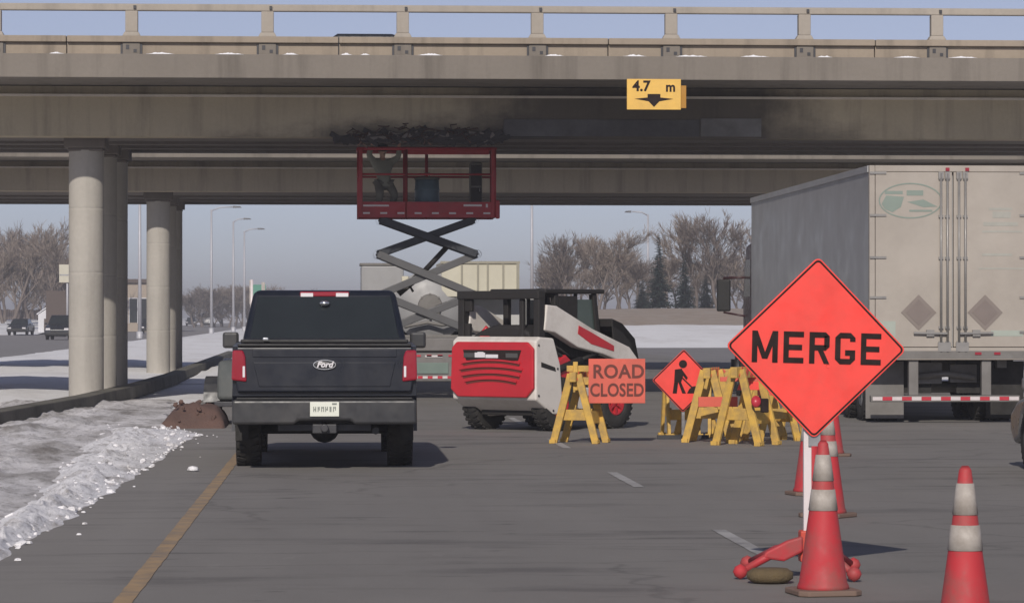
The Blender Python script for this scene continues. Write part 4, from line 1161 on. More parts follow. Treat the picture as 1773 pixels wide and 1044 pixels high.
q = MB(); q.lathe([(.001, .665), (.255, .665), (.26, .70), (.2, .72), (.001, .72)], 24); q.tube([(-.05, 0, .72), (-.05, 0, .8), (.05, 0, .8), (.05, 0, .72)], .012, 6); q.build('lid', M['cloth_dark'], o)
o = thing('tool_cabinet', 'tall narrow dark cabinet at the right end of the lift platform', 'cabinet', (lc.x + LX(826), LY + .1, pz0 + .122))
q = MB(); q.box(-.125, .125, -.2, .2, 0, 1.02); q.build('body', M['cloth_dark'], o, bevel=.03)
q = MB(); q.box(-.105, .105, -.215, -.202, .06, .5); q.box(-.105, .105, -.215, -.202, .54, .96); q.build('door', M['skid_dark'], o, bevel=.01)
q = MB(); q.tube([(.07, -.22, .42), (.07, -.24, .45), (.07, -.22, .5)], .01, 6); q.build('handle', M['steel'], o)

# ---------------------------------------------------------------- person on the lift
def skin_obj(name, joints, edges, mat, parent, sub=2, root=0):
    me = bpy.data.meshes.new(name)
    me.from_pydata([j[0] for j in joints], edges, [])
    o = bpy.data.objects.new(name, me); C.objects.link(o)
    o.parent = parent
    sm = o.modifiers.new('skin', 'SKIN'); sm.use_smooth_shade = True
    for i, j in enumerate(joints):
        d = me.skin_vertices[0].data[i]
        r = j[1]; d.radius = r if isinstance(r, tuple) else (r, r)
        d.use_root = (i == root)
    ss = o.modifiers.new('subd', 'SUBSURF'); ss.levels = sub; ss.render_levels = sub
    me.materials.append(mat)
    return o
px_ = LX(664)
pe = thing('person', 'person in dark workwear on the lift reaching up to the girder', 'person', (lc.x + px_, LY - .2, pz0 + .122), R(15))
pe.scale = (.95, .95, .93)
# crouched stance: pelvis .62, chest .98, head 1.28
J = [((0, -.05, .66), (.14, .11)), ((0, -.02, .82), (.14, .10)), ((0, .05, 1.02), (.165, .11)), ((0, .08, 1.13), (.07, .07)), ((0, .07, 1.20), (.05, .055)), ((0, .05, 1.28), (.075, .09)), ((0, .03, 1.38), (.07, .085)),
     ((-.19, .05, 1.09), .06), ((-.33, -.02, 1.24), .045), ((-.27, -.10, 1.46), .036), ((-.26, -.12, 1.52), .03),
     ((.19, .05, 1.09), .06), ((.34, .0, 1.20), .045), ((.32, -.12, 1.40), .036), ((.315, -.14, 1.46), .03),
     ((-.11, -.04, .60), .095), ((-.16, -.30, .40), .07), ((-.15, -.12, .09), .045), ((-.16, -.24, .04), .035),
     ((.11, -.04, .60), .095), ((.18, -.26, .38), .07), ((.17, -.05, .09), .045), ((.18, -.18, .04), .035)]
E = [(0, 1), (1, 2), (2, 3), (3, 4), (4, 5), (5, 6), (2, 7), (7, 8), (8, 9), (9, 10), (2, 11), (11, 12), (12, 13), (13, 14), (0, 15), (15, 16), (16, 17), (17, 18), (0, 19), (19, 20), (20, 21), (21, 22)]
for base in (10, 14):
    b0 = Vector(J[base][0])
    for fi, (dx, ln) in enumerate(((-.03, .075), (-.01, .085), (.01, .08), (.03, .065))):
        i = len(J)
        J.append(((b0.x + dx, b0.y - .005, b0.z + .045), .010)); J.append(((b0.x + dx * 1.15, b0.y - .02, b0.z + .045 + ln * .55), .009)); J.append(((b0.x + dx * 1.15, b0.y - .05, b0.z + .045 + ln * .8), .008))
        E += [(base, i), (i, i + 1), (i + 1, i + 2)]
    i = len(J); sg = 1 if base == 10 else -1
    J.append(((b0.x + .035 * sg, b0.y - .01, b0.z + .015), .011)); J.append(((b0.x + .06 * sg, b0.y - .03, b0.z + .045), .009)); E += [(base, i), (i, i + 1)]
skin_obj('body', J, E, M['skin'], pe)
def sel(ids, grow): return [(J[i][0], tuple(x + grow for x in J[i][1]) if isinstance(J[i][1], tuple) else J[i][1] + grow) for i in ids]
ids = [0, 1, 2, 3, 7, 8, 9, 11, 12, 13]
skin_obj('jacket', sel(ids, .022) + [((0, -.07, .56), (.165, .135))], [(0, 1), (1, 2), (2, 3), (2, 4), (4, 5), (5, 6), (2, 7), (7, 8), (8, 9), (0, 10)], M['cloth_jacket'], pe)
ids = [0, 15, 16, 17, 19, 20, 21]
skin_obj('trousers', sel(ids, .02), [(0, 1), (1, 2), (2, 3), (0, 4), (4, 5), (5, 6)], M['cloth_dark'], pe)
for a, b2 in ((17, 18), (21, 22)):
    q = MB(); f0, f1 = Vector(J[a][0]), Vector(J[b2][0])
    q.hexa([(f0.x - .055, f0.y + .07, 0), (f0.x + .055, f0.y + .07, 0), (f1.x + .05, f1.y - .09, 0), (f1.x - .05, f1.y - .09, 0)], [(f0.x - .05, f0.y + .05, .15), (f0.x + .05, f0.y + .05, .15), (f1.x + .045, f1.y - .07, .07), (f1.x - .045, f1.y - .07, .07)])
    q.build('boot', M['black_plastic'], pe, bevel=.02)
q = MB(); q.lathe([(.155, -.02), (.15, 0), (.125, .01), (.118, .06), (.08, .11), (.001, .125)], 24, Matrix.Translation((0, .04, 1.37)) @ Matrix.Rotation(R(14), 4, 'X')); q.build('hard_hat', M['skid_dark'], pe)
q = MB(); q.lathe([(.001, -.02), (.016, -.01), (.018, .012), (.001, .03)], 8, Matrix.Translation((0, -.055, 1.30)))
for s in (-1, 1): q.lathe([(.001, -.025), (.014, 0), (.001, .025)], 8, Matrix.Translation((s * .082, .05, 1.31)))
q.build('nose_and_ears', M['skin'], pe)
q = MB()
for s in (-1, 1): q.lathe([(.001, -.008), (.009, 0), (.001, .008)], 8, Matrix.Translation((s * .03, -.043, 1.33)))
q.box(-.022, .022, -.048, -.042, 1.255, 1.262); q.build('eyes_and_mouth', M['hair'], pe)

# ---------------------------------------------------------------- grey tank truck behind the lift
ty = 82.0
tp = W(770, 548, ty)
tt = thing('tank_truck', 'grey tank truck with a cream box body parked beyond the lift', 'truck', (tp.x, ty, 0))
def TX(u): return W(u, 548, ty).x - tp.x
def TZ(v): return W(770, v, ty).z
q = MB(); cx_ = TX(745); cz = TZ(530); r = TX(806) - cx_
q.lathe([(.001, -.22), (r * .5, -.17), (r * .86, -.06), (r, .06), (r * 1.02, .07), (r * 1.02, .14), (r, .15), (r, 1.7), (r * 1.02, 1.7), (r * 1.02, 1.8), (r, 1.8), (r, 3.6), (r * .6, 3.8), (.001, 3.85)], 36, Matrix.Translation((cx_, .35, cz)) @ Matrix.Rotation(R(-90), 4, 'X'))
tk = q.build('tank', M['tank_grey'], tt)
q = MB(); q.lathe([(.001, -.05), (.3, -.05), (.32, 0), (.3, .04)], 24, Matrix.Translation((cx_, .13, cz)) @ Matrix.Rotation(R(-90), 4, 'X'), False)
for a in range(8): q.cbox((cx_ + .31 * math.cos(a * .785), .10, cz + .31 * math.sin(a * .785)), (.05, .08, .05))
q.build('hatch', M['trailer_frame'], tk)
q = MB(); q.box(TX(765), TX(899), .2, 4.2, TZ(514), TZ(453)); bx = q.build('cream_box', M['cream'], tt, bevel=.02)
q = MB()
for u in (800, 828, 845, 872): q.box(TX(u) - .025, TX(u) + .025, .17, .198, TZ(513), TZ(455))
q.box(TX(763), TX(901), .16, .199, TZ(456.5), TZ(452)); q.box(TX(895), TX(900), .15, .199, TZ(514), TZ(456.6))
q.build('box_rib', paint('cream_rib', (.33, .31, .25), .6), bx)
q = MB(); q.box(TX(626), TX(700), .6, 2.4, TZ(512), TZ(460)); cbn = q.build('side_cabinet', M['tank_grey'], tt, bevel=.03)
q = MB(); q.box(TX(624), TX(702), .58, 2.4, TZ(459), TZ(455)); q.build('cabinet_lid', M['trailer_frame'], cbn)
q = MB(); q.box(TX(690), TX(930), 1.0, 4.6, TZ(575), TZ(517)); q.build('body', paint('pale_truck_body', (.5, .5, .49), .5, var=.12, scale=1.2, dirt=(.3, .29, .28)), tt, bevel=.03)
q = MB(); q.box(TX(640), TX(900), .2, 5.2, TZ(598), TZ(580)); q.box(TX(660), TX(880), .0, .12, TZ(612), TZ(603)); q.tube([(TX(700), .1, TZ(566)), (TX(740), .0, TZ(558)), (TX(765), .0, TZ(563)), (TX(790), .1, TZ(558))], .05, 8); q.build('chassis', M['trailer_frame'], tt, bevel=.02)
q = MB(); q.box(TX(670), TX(870), 4.7, 6.6, .8, 2.75); cbb = q.build('cab', M['tank_grey'], tt, bevel=.1)
q = MB(); q.box(TX(690), TX(850), 4.66, 4.698, 2.0, 2.5); q.build('cab_window', M['dark_glass'], cbb)
for s in (TX(680), TX(855)):
    for y in (.9, 2.0, 5.7): wheel(tt, (s, y, .5), .5, .32, M['steel'], .55, -1 if s < 0 else 1)

# ---------------------------------------------------------------- semi trailer and its tractor
TY = 48.6
tl = W(1505, 548, TY).x; tw = 2.6; tlen = 13.6
tr_ = thing('semi_trailer', 'dirty white semi trailer seen from behind, passing under the overpass', 'semi trailer', (tl + tw / 2, TY, 0))
hw = tw / 2
def SZ(v): return W(1655, v, TY).z
def SX(u): return W(u, 548, TY).x - tl - hw
zt, zb = SZ(287), SZ(604)
q = MB(); q.box(-hw + .01, hw - .01, .08, tlen, 1.08, zt - .01); bxx = q.build('box', M['trailer_side'], tr_, bevel=.015)
q = MB()
for s in (-1, 1): q.box(min(s * (hw - .012), s * (hw + .012)), max(s * (hw - .012), s * (hw + .012)), .1, tlen, zt - .1, zt); q.box(min(s * (hw - .012), s * (hw + .012)), max(s * (hw - .012), s * (hw + .012)), .1, tlen, 1.0, 1.16)
q.build('side_rail', M['trailer_side'], bxx)
q = MB()
q.box(-hw, -hw + .09, -.02, .08, zb, zt); q.box(hw - .09, hw, -.02, .08, zb, zt); q.box(-hw + .09, hw - .09, -.02, .08, zt - .1, zt); q.box(-hw, hw, -.06, .12, zb - .17, zb + .02)
fr = q.build('rear_frame', M['trailer_white'], tr_, bevel=.012)
q = MB(); q.box(-hw + .01, hw - .01, -.066, -.061, zb - .15, zb - .03); q.build('dirty_sill', M['trailer_frame'], fr)
q = MB()
for u in (1530, 1545, 1692, 1725): q.box(SX(u) - .05, SX(u) + .05, -.08, -.067, zb - .09, zb - .05)
q.build('sill_light', M['red_lens'], fr)
for s in (SX(1640), SX(1674)):
    q = MB(); q.cbox((s, -.03, zt - .06), (.06, .03, .05)); q.build('top_light', M['red_lens'], fr)
doors = []
for s in (-1, 1):
    x0, x1 = sorted((s * .012, s * (hw - .095)))
    q = MB(); q.box(x0, x1, -.025, .05, zb + .03, zt - .105)
    d = q.build('rear_door', M['trailer_white'], tr_, bevel=.008); doors.append(d)
    q = MB()
    for x in (s * .09, s * .19):
        q.tube([(x, -.055, zb - .05), (x, -.055, zt - .12)], .02, 8)
        for z in (zb + .1, SZ(567), SZ(447), SZ(375), zt - .2): q.box(x - .035, x + .035, -.06, -.026, z - .02, z + .02)
        q.box(x - .05, x + .05, -.075, -.04, zb - .04, zb + .1); q.box(x - .04, x + .04, -.07, -.03, zt - .2, zt - .1)
    q.build('lock_rod', M['rod'], d)
    q = MB(); q.bar((s * .1, -.085, SZ(577)), (s * .62, -.075, SZ(576)), .03, .03); q.box(s * .36 - .06, s * .36 + .06, -.075, -.026, SZ(582), SZ(571)); q.build('handle', M['rod'], d)
    for v in (300, 373, 446, 515, 575):
        q = MB(); q.box(min(s * (hw - .005), s * (hw - .26)), max(s * (hw - .005), s * (hw - .26)), -.045, -.028, SZ(v) - .018, SZ(v) + .018); q.build('hinge', M['rod'], d)
    q = MB(); c = (SX(1590) if s < 0 else SX(1705)); z = SZ(541); hh_ = .275
    q.prism([(c - hh_, z), (c, z - hh_), (c + hh_, z), (c, z + hh_)], -.034, -.026, 'y'); pc = q.build('placard_holder', M['placard'], d)
    q = MB(); q.prism([(c - .2, z), (c, z - .2), (c + .2, z), (c, z + .2)], -.040, -.035, 'y'); q.build('placard', paint('placard_face', (.2, .165, .15), .7, var=.15, scale=6), pc)
# faded oval emblem with its print, and the faint print of the right door
q = MB(); ca, cz_, rx, rz_ = SX(1576), SZ(348), .485, .265
for i in range(48):
    a, b2 = 2 * math.pi * i / 48, 2 * math.pi * (i + 1) / 48
    q.bar((ca + rx * math.cos(a), -.028, cz_ + rz_ * math.sin(a)), (ca + rx * math.cos(b2), -.028, cz_ + rz_ * math.sin(b2)), .005, .02, (0, 0, 1) if abs(math.cos(a)) < .7 else (1, 0, 0))
em = q.build('emblem_outline', M['logo_green'], doors[0])
q = MB()
q.prism([(ca - .45, cz_ - .05), (ca - .40, cz_ - .13), (ca - .28, cz_ - .18), (ca - .15, cz_ - .1), (ca - .1, cz_ + .06), (ca - .38, cz_ + .08)], -.0285, -.026, 'y')
q.box(ca - .40, ca - .12, -.029, -.026, cz_ + .10, cz_ + .15); q.box(ca - .06, ca + .2, -.029, -.026, cz_ + .08, cz_ + .16)
q.prism([(ca - .05, cz_ - .02), (ca + .2, cz_ + .02), (ca + .42, cz_ - .09), (ca + .2, cz_ - .10)], -.029, -.026, 'y'); q.box(ca - .02, ca + .34, -.029, -.026, cz_ - .17, cz_ - .14)
q.build('emblem_print', M['logo_green'], em)
q = MB()
for u0, u1, v, h_ in ((1712, 1752, 362, .02), (1718, 1750, 372, .05), (1702, 1762, 388, .03), (1700, 1770, 401, .015), (1694, 1790, 465, .012), (1700, 1752, 441, .02)):
    q.box(SX(u0), SX(u1), -.0285, -.026, SZ(v) - h_, SZ(v) + h_)
q.build('faint_print', paint('faint_print', (.36, .355, .315), .6, var=.2, scale=8), doors[1])
pg = paint('pale_green_print', (.36, .40, .35), .6)
q = MB(); q.box(SX(1515), SX(1550), -.029, -.026, SZ(590), SZ(556)); q.build('green_decal', pg, doors[0])
q = MB(); q.box(SX(1715), SX(1770), -.029, -.026, SZ(582), SZ(572)); q.build('green_decal', pg, doors[1])
# under-run guard and running gear
gz_ = SZ(690)
q = MB(); q.box(-hw + .02, hw - .25, -.02, .09, gz_ - .05, gz_ + .05)
for u in (1582, 1708): q.box(SX(u) - .075, SX(u) + .075, .0, .11, gz_ + .05, zb - .17)
bm_ = q.build('rear_guard', M['trailer_frame'], tr_, bevel=.01)
q = MB(); q2 = MB(); x = -hw + .05; k = 0
while x < hw - .3:
    (q if k % 2 else q2).box(x, x + .15, -.028, -.022, gz_ - .025, gz_ + .03); x += .152; k += 1
q.build('red_tape', M['tape_red'], bm_); q2.build('white_tape', M['decal_white'], bm_)
q = MB(); q.box(-.95, -.8, .5, tlen - 1, .85, 1.06); q.box(.8, .95, .5, tlen - 1, .85, 1.06); q.box(-.8, .8, 1.4, 1.6, .72, 1.0); q.box(-.8, .8, 2.7, 2.9, .72, 1.0)
q.tube([(-1.0, 1.5, .52), (1.0, 1.5, .52)], .08, 10); q.tube([(-1.0, 2.8, .52), (1.0, 2.8, .52)], .08, 10); q.tube([(-.45, .5, .72), (.0, .5, .76), (.45, .5, .70)], .05, 8)
q.box(-.5, -.05, .6, .75, .6, .93); q.box(.08, .5, .6, .75, .62, .9); q.box(-.9, .9, 10.2, 10.4, .3, 1.0)
q.build('running_gear', M['trailer_frame'], tr_)
for s in (-1, 1):
    q = MB(); q.box(s * .95 - .3, s * .95 + .3, .62, .64, SZ(726), .95); q.build('mud_flap', M['trailer_frame'] if s < 0 else M['rubber'], tr_)
    q = MB(); q.box(min(s * .2, s * 1.1), max(s * .2, s * 1.1), .70, .73, .45, .98); q.build('splash_guard', M['rubber'], tr_)
    for y in (1.5, 2.8):
        wheel(tr_, (s * 1.06, y, .5), .5, .26, M['steel'], .55, s); wheel(tr_, (s * .74, y, .5), .5, .26, M['dark_steel'], .55, s)
sm = thing('semi_tractor', 'dark maroon tractor unit with large mirror, pulling the white trailer', 'tractor unit', (tl + hw, TY + tlen + .6, 0))
q = MB(); q.prism([(.15, .9), (.15, 3.2), (1.5, 3.1), (1.95, 2.25), (1.95, .6)], -1.12, 1.12, 'x'); cb = q.build('cab', M['tractor'], sm, bevel=.08, seg=3)
q = MB(); q.prism([(1.96, .7), (1.96, 1.75), (3.5, 1.6), (3.85, 1.3), (3.85, .6)], -.75, .75, 'x'); q.build('hood', M['tractor'], sm, bevel=.08, seg=3)
for s in (-1, 1):
    q = MB(); q.hexa([(s * 1.125, .8, 2.05), (s * 1.125, 1.75, 2.05), (s * 1.125, 1.5, 2.8), (s * 1.125, .8, 2.8)], [(s * 1.1, .8, 2.05), (s * 1.1, 1.75, 2.05), (s * 1.1, 1.5, 2.8), (s * 1.1, .8, 2.8)]); q.build('side_window', M['dark_glass'], cb)
    yy = 1.9; Yw = TY + tlen + .6 + yy
    mu = W(1253, 512, Yw); mx = (tl + hw - mu.x)
    q = MB(); q.box(s * mx - .14, s * mx + .14, yy - .06, yy + .06, mu.z - .32, mu.z + .33); q.build('mirror', M['black_plastic'], sm, bevel=.03)
    q = MB(); q.tube([(s * mx, yy, mu.z + .36), (s * 1.1, yy - .25, mu.z + .37)], .025, 8); q.tube([(s * mx, yy, mu.z + .3), (s * mx, yy, mu.z + .37)], .02, 8); q.tube([(s * mx, yy, mu.z - .34), (s * 1.1, yy - .25, mu.z - .42)], .02, 8); q.build('mirror_arm', M['tractor'], sm)
    q = MB(); q.tube([(s * .82, .3, .62), (s * .82, 1.6, .62)], .28, 18); q.build('fuel_tank', M['steel'], sm)
    for y in (-2.5, -1.2): wheel(sm, (s * .98, y, .5), .5, .3, M['steel'], .55, s)
    wheel(sm, (s * .96, 3.0, .5), .5, .28, M['steel'], .55, s)
    q = MB(); q.prism([(2.3, .55), (2.4, .95), (2.7, 1.08), (3.3, 1.08), (3.7, .95), (3.7, 1.05), (3.3, 1.14), (2.65, 1.14), (2.25, .95)], s * .76, s * 1.1, 'x'); q.build('fender', M['tractor'], sm)
q = MB(); q.box(-.5, -.38, -3.2, 3.7, .7, .83); q.box(.38, .5, -3.2, 3.7, .7, .83); q.box(-.5, .5, -2.2, -1.5, .84, .95); q.box(-1.1, 1.1, 3.9, 4.05, .4, .75); q.build('frame', M['dark_steel'], sm)
q = MB(); q.tube([(1.02, .05, .8), (1.02, .05, 3.5)], .08, 10); q.build('exhaust_stack', M['chrome'], sm)

# ---------------------------------------------------------------- cones
def make_cone(label, loc, rz, grp='cones along the lane line'):
    t = thing('traffic_cone', label, 'traffic cone', loc, rz, grp)
    H_, r0, r1 = .915, .145, .028
    def rad(z): return r0 + (r1 - r0) * (z - .045) / (H_ - .045)
    q = MB(); q.lathe([(.001, .03), (r0 + .012, .03), (r0 + .008, .055), (r0 - .002, .075), (rad(.5), .5), (rad(H_ - .02), H_ - .02), (r1 * .6, H_), (r1 * .4, H_ - .05), (.001, H_ - .3)], 36); q.build('cone_body', M['cone_orange'], t)
    for a, b2 in ((.50, .625), (.675, .83)):
        q = MB(); q.lathe([(rad(a) + .001, a), (rad(a) + .0045, a + .001), (rad(b2) + .0045, b2 - .001), (rad(b2) + .001, b2)], 36); q.build('reflective_collar', M['cone_white'], t)
    q = MB(); s = .195; c = .05
    poly = [(-s, -s + c), (-s + c, -s), (s - c, -s), (s, -s + c), (s, s - c), (s - c, s), (-s + c, s), (-s, s - c)]
    q.prism(poly, .002, .036, 'z'); q.build('base', M['cone_base'], t, bevel=.008)
    return t
c1 = make_cone('large orange cone with two white collars in front of the merge sign', (W(1425, 548, 18.75).x, 18.75, 0), R(8))
dup(c1, (W(1671, 548, 15.5).x, 15.5, 0), R(30), 'orange cone nearest the camera at the bottom right corner')
dup(c1, (W(1402, 548, 29.2).x, 29.2, 0), R(12), 'farther cone peeking out left of the large orange cone and white mast')
dup(c1, (W(1433, 548, 26.0).x, 26.0, 0), R(50), 'cone just behind the large one with its edge showing on the right')
dup(c1, (W(1439, 548, 37.3).x, 37.3, 0), R(20), 'farthest cone, a sliver right of the merge sign mast')

# ---------------------------------------------------------------- merge sign
SY = 19.9
mc = W(1412.5, 602, SY)
ms = thing('merge_sign', 'large fluorescent orange diamond sign reading MERGE on a white mast', 'road sign', (mc.x, SY, 0))
def diamond(r, cr, n=5):
    pts = []
    for k in range(4):
        a = math.pi / 2 * k
        c = Vector((math.cos(a), math.sin(a))) * (r - cr * math.sqrt(2))
        for i in range(n + 1):
            b2 = a - math.pi / 4 + math.pi / 2 * i / n
            pts.append((c.x + cr * math.cos(b2), c.y + cr * math.sin(b2)))
    return pts
def tilt_panel(parent, z, roll, r, cr, mat, border, band, t=.012):
    m = Matrix.Translation((0, 0, z)) @ Matrix.Rotation(roll, 4, 'Y')
    q = MB(); q.prism(diamond(r, cr), -t, 0, 'y', m); p_ = q.build('panel', mat, parent, bevel=.002)
    a, b2 = diamond(r - band[0], cr * .8), diamond(r - band[1], cr * .6)
    n = len(a); vs, fs = [], []
    for pts in (a, b2): vs += [(x, -t - .002, y) for x, y in pts]
    fs = [(i, (i + 1) % n, n + (i + 1) % n, n + i) for i in range(n)]
    q = MB(); q.add(vs, fs, m); q.build('border', border, p_, recalc=False)
    q = MB(); q.prism(diamond(r - .004, cr), .002, .006, 'y', m); q.build('back', M['sign_back'], p_)
    return p_
roll = R(1.5)
pn = tilt_panel(ms, mc.z, roll, .575, .035, M['sign_orange'], M['sign_black'], (.012, .028))
# block letters, stroke by stroke: M E R G E
def letters(word, w, h, st, gap):
    q = MB(); x = 0
    def B(x0, x1, z0, z1): q.box(x + x0, x + x1, -.018, -.014, z0, z1)
    def S(a, b2):
        q.prism([(x + a[0] - st / 2, a[1]), (x + a[0] + st / 2, a[1]), (x + b2[0] + st / 2, b2[1]), (x + b2[0] - st / 2, b2[1])], -.0182, -.0142, 'y')
    for i, c in enumerate(word):
        ww = w * (1.28 if c == 'M' else 1)
        if c == 'M':
            B(0, st, 0, h); B(ww - st, ww, 0, h); S((st * .5, h), (ww / 2, h * .12)); q.prism([(x + ww - st, h), (x + ww, h), (x + ww / 2 + st / 2, h * .12), (x + ww / 2, h * .12), (x + ww / 2, h * .12 + st)], -.0186, -.0142, 'y')
        elif c == 'E':
            B(0, st, 0, h); B(st, ww, 0, st); B(st, ww * .92, h / 2 - st / 2, h / 2 + st / 2); B(st, ww, h - st, h)
        elif c == 'R':
            B(0, st, 0, h); B(st, ww * .8, h - st, h); B(st, ww * .8, h * .42, h * .42 + st); B(ww - st, ww, h * .42 + st * .7, h - st * .7)
            q.prism([(x + ww * .8, h - st), (x + ww * .8, h), (x + ww, h - st * .7), (x + ww - st, h - st)], -.018, -.014, 'y'); q.prism([(x + ww * .8, h * .42), (x + ww * .8, h * .42 + st), (x + ww - st, h * .42 + st), (x + ww, h * .42 + st * .7)], -.018, -.014, 'y')
            S((ww * .55, h * .43), (ww - st / 2, 0))
        elif c == 'G':
            k = st * .9
            B(0, st, k, h - k); B(k, ww - k, 0, st); B(k, ww - k, h - st, h); B(ww - st, ww, k, h * .45); B(ww * .5, ww - st, h * .45 - st, h * .45); B(ww - st, ww, h - st * 1.6, h - k)
            for (cx0, cz0, sx_, sz_) in ((0, 0, 1, 1), (ww, 0, -1, 1), (0, h, 1, -1), (ww, h, -1, -1)):
                q.prism([(x + cx0, cz0 + sz_ * k), (x + cx0 + sx_ * k, cz0), (x + cx0 + sx_ * k, cz0 + sz_ * st), (x + cx0 + sx_ * st, cz0 + sz_ * k)], -.018, -.014, 'y')
        x += ww + gap
    return q, x - gap
q, tot = letters('MERGE', .128, .198, .034, .036)
ml = q.build('lettering', M['sign_black'], pn)
ml.location = (-tot / 2 * math.cos(roll), 0, mc.z - .099 + tot / 2 * math.sin(roll) + .0)
ml.rotation_euler = (0, roll, 0)
q = MB(); q.lathe([(.001, -.02), (.012, -.018), (.012, -.013)], 10, Matrix.Translation((.075, 0, mc.z - .115)) @ Matrix.Rotation(R(90), 4, 'X') @ Matrix.Translation((0, 0, .03))); q.build('rivet', M['chrome'], pn)
bx_ = W(1400, 548, SY).x - mc.x
q = MB(); q.box(-.022, .022, .012, .05, mc.z - .52, mc.z + .45); q.box(bx_ - .028, bx_ + .022, .021, .06, .14, mc.z - .42)
mast = q.build('mast', M['mast'], ms, bevel=.004)
q = MB(); q.box(-.045, .03, .005, .02, mc.z - .62, mc.z - .45); q.build('bracket', M['steel'], mast)
q = MB(); q.box(bx_ - .05, bx_ + .06, .0, .12, .10, .30); ft = q.build('stand_base', M['trestle_strip'], ms, bevel=.012)
for (dx, dy) in ((-.44, -.10), (-.30, .62), (.36, .40), (.24, -.34)):
    q = MB(); q.tube([(bx_, .05, .20), (bx_ + dx * .5, .05 + dy * .5, .16), (bx_ + dx * .94, .05 + dy * .94, .06)], [.03, .028, .022], 10)
    lg = q.build('leg', M['cone_orange'], ms)
    q = MB(); q.lathe([(.001, -.048), (.035, -.03), (.048, 0), (.035, .03), (.001, .048)], 16, Matrix.Translation((bx_ + dx, .05 + dy, .05))); q.build('foot', M['cone_orange'], lg)
q = MB(); q.prism([(bx_ - .30, .13), (bx_ - .16, .11), (bx_ - .04, .17), (bx_ - .04, .27), (bx_ - .14, .24), (bx_ - .28, .17)], -.04, .02, 'y'); q.build('leg_hinge', M['cone_orange'], ms, bevel=.015)
o = W(1335, 1010, 19.6)
q = MB(); vs = []
q.lathe([(.001, -.5), (.75, -.48), (1.0, -.2), (1.0, .2), (.75, .48), (.001, .5)], 20, Matrix.Translation((W(1333, 548, 19.55).x, 19.55, .05)) @ Matrix.Diagonal((.145, .12, .09, 1)))
sbg = q.build('sandbag', M['sandbag']); lab(sbg, 'flat olive sandbag lying under the orange leg of the merge sign', 'sandbag')

# ---------------------------------------------------------------- barricade trestles
def trestle_parts(t, hgt=.93, ln=.66, leg=.29):
    q = MB(); q.box(-ln / 2, ln / 2, -.045, .045, hgt - .13, hgt); q.build('top_beam', M['trestle'], t, bevel=.008)
    for s in (-1, 1):
        x = s * (ln / 2 - .1)
        for d in (-1, 1):
            q = MB(); q.bar((x, d * .05, hgt - .03), (x, d * leg, 0), .045, .095, (0, 1, 0)); q.box(x - .06, x + .06, d * leg - .04, d * leg + .04, 0, .05); q.build('leg', M['trestle'], t, bevel=.006)
        q = MB(); q.bar((x + .045, -leg * .62, .37), (x + .045, leg * .62, .37), .03, .14); q.build('cross_brace', M['trestle'], t, bevel=.005)
    q = MB(); q.box(-ln / 2, ln / 2, -.06, -.046, .30, .42) if False else q.bar((-ln / 2 + .1, -leg * .66, .335), (ln / 2 - .1, -leg * .66, .335), .03, .16); q.build('lower_rail', M['trestle'], t, bevel=.006)
    q = MB()
    for k in range(4): q.cbox((-ln / 2 + .12 + k * (ln - .2) / 3.3, -.047, hgt - .065), (.06, .006, .135), (0, R(35), 0))
    q.build('stripe', M['trestle_strip'], t)
G_ = 'yellow barricade trestles in the closed lane'
t1 = thing('barricade_trestle', 'yellow trestle barricade on the left, holding the road closed sign', 'barricade', (0, 0, 0), 0, G_)
trestle_parts(t1)
p = W(1004, 548, 41.4); t1.location = (p.x, 41.4, 0); t1.rotation_euler = (0, 0, R(68))
def put_t(u, Y, rz, l, s=1.0, tilt=0):
    p = W(u, 548, Y); o = dup(t1, (p.x, Y, 0), rz, l, s); return o
put_t(1178, 43.6, R(5), 'yellow trestle standing behind the diamond worker sign', .9)
put_t(1232, 41.6, R(72), 'yellow trestle seen end on, just right of the worker sign', 1.05)
put_t(1292, 40.6, R(55), 'yellow trestle in the middle of the group right of the worker sign', 1.08)
put_t(1335, 42.0, R(108), 'yellow trestle partly hidden by the lower edge of the merge sign', .98)
put_t(1258, 43.4, R(-8), 'yellow trestle at the back of the group, lying across behind the others', 1.0)
put_t(1392, 43.8, R(30), 'yellow trestle farthest right, mostly behind the merge sign', .9)

put_t(1216, 43.6, R(62), 'yellow trestle leaning close behind the right corner of the worker sign', 1.0)
put_t(1318, 43.0, R(78), 'yellow trestle seen through the middle one, left of the merge sign edge', 1.02)
for u_, Y_, z_, w_, l_ in ((1243, 41.0, .48, .26, 'orange panel hung low between the yellow trestles right of the worker sign'), (1340, 41.2, .62, .22, 'orange panel on the trestle beside the lower edge of the merge sign')):
    p = W(u_, 548, Y_); ob = thing('orange_board', l_, 'board', (p.x, Y_, z_), R(6))
    q = MB(); q.box(-w_, w_, -.012, .012, 0, .13); q.build('panel', M['sign_dull'], ob, bevel=.003)
    q = MB(); q.box(-w_ + .02, w_ - .02, .0125, .05, .03, .1); q.build('backing', M['trestle'], ob)
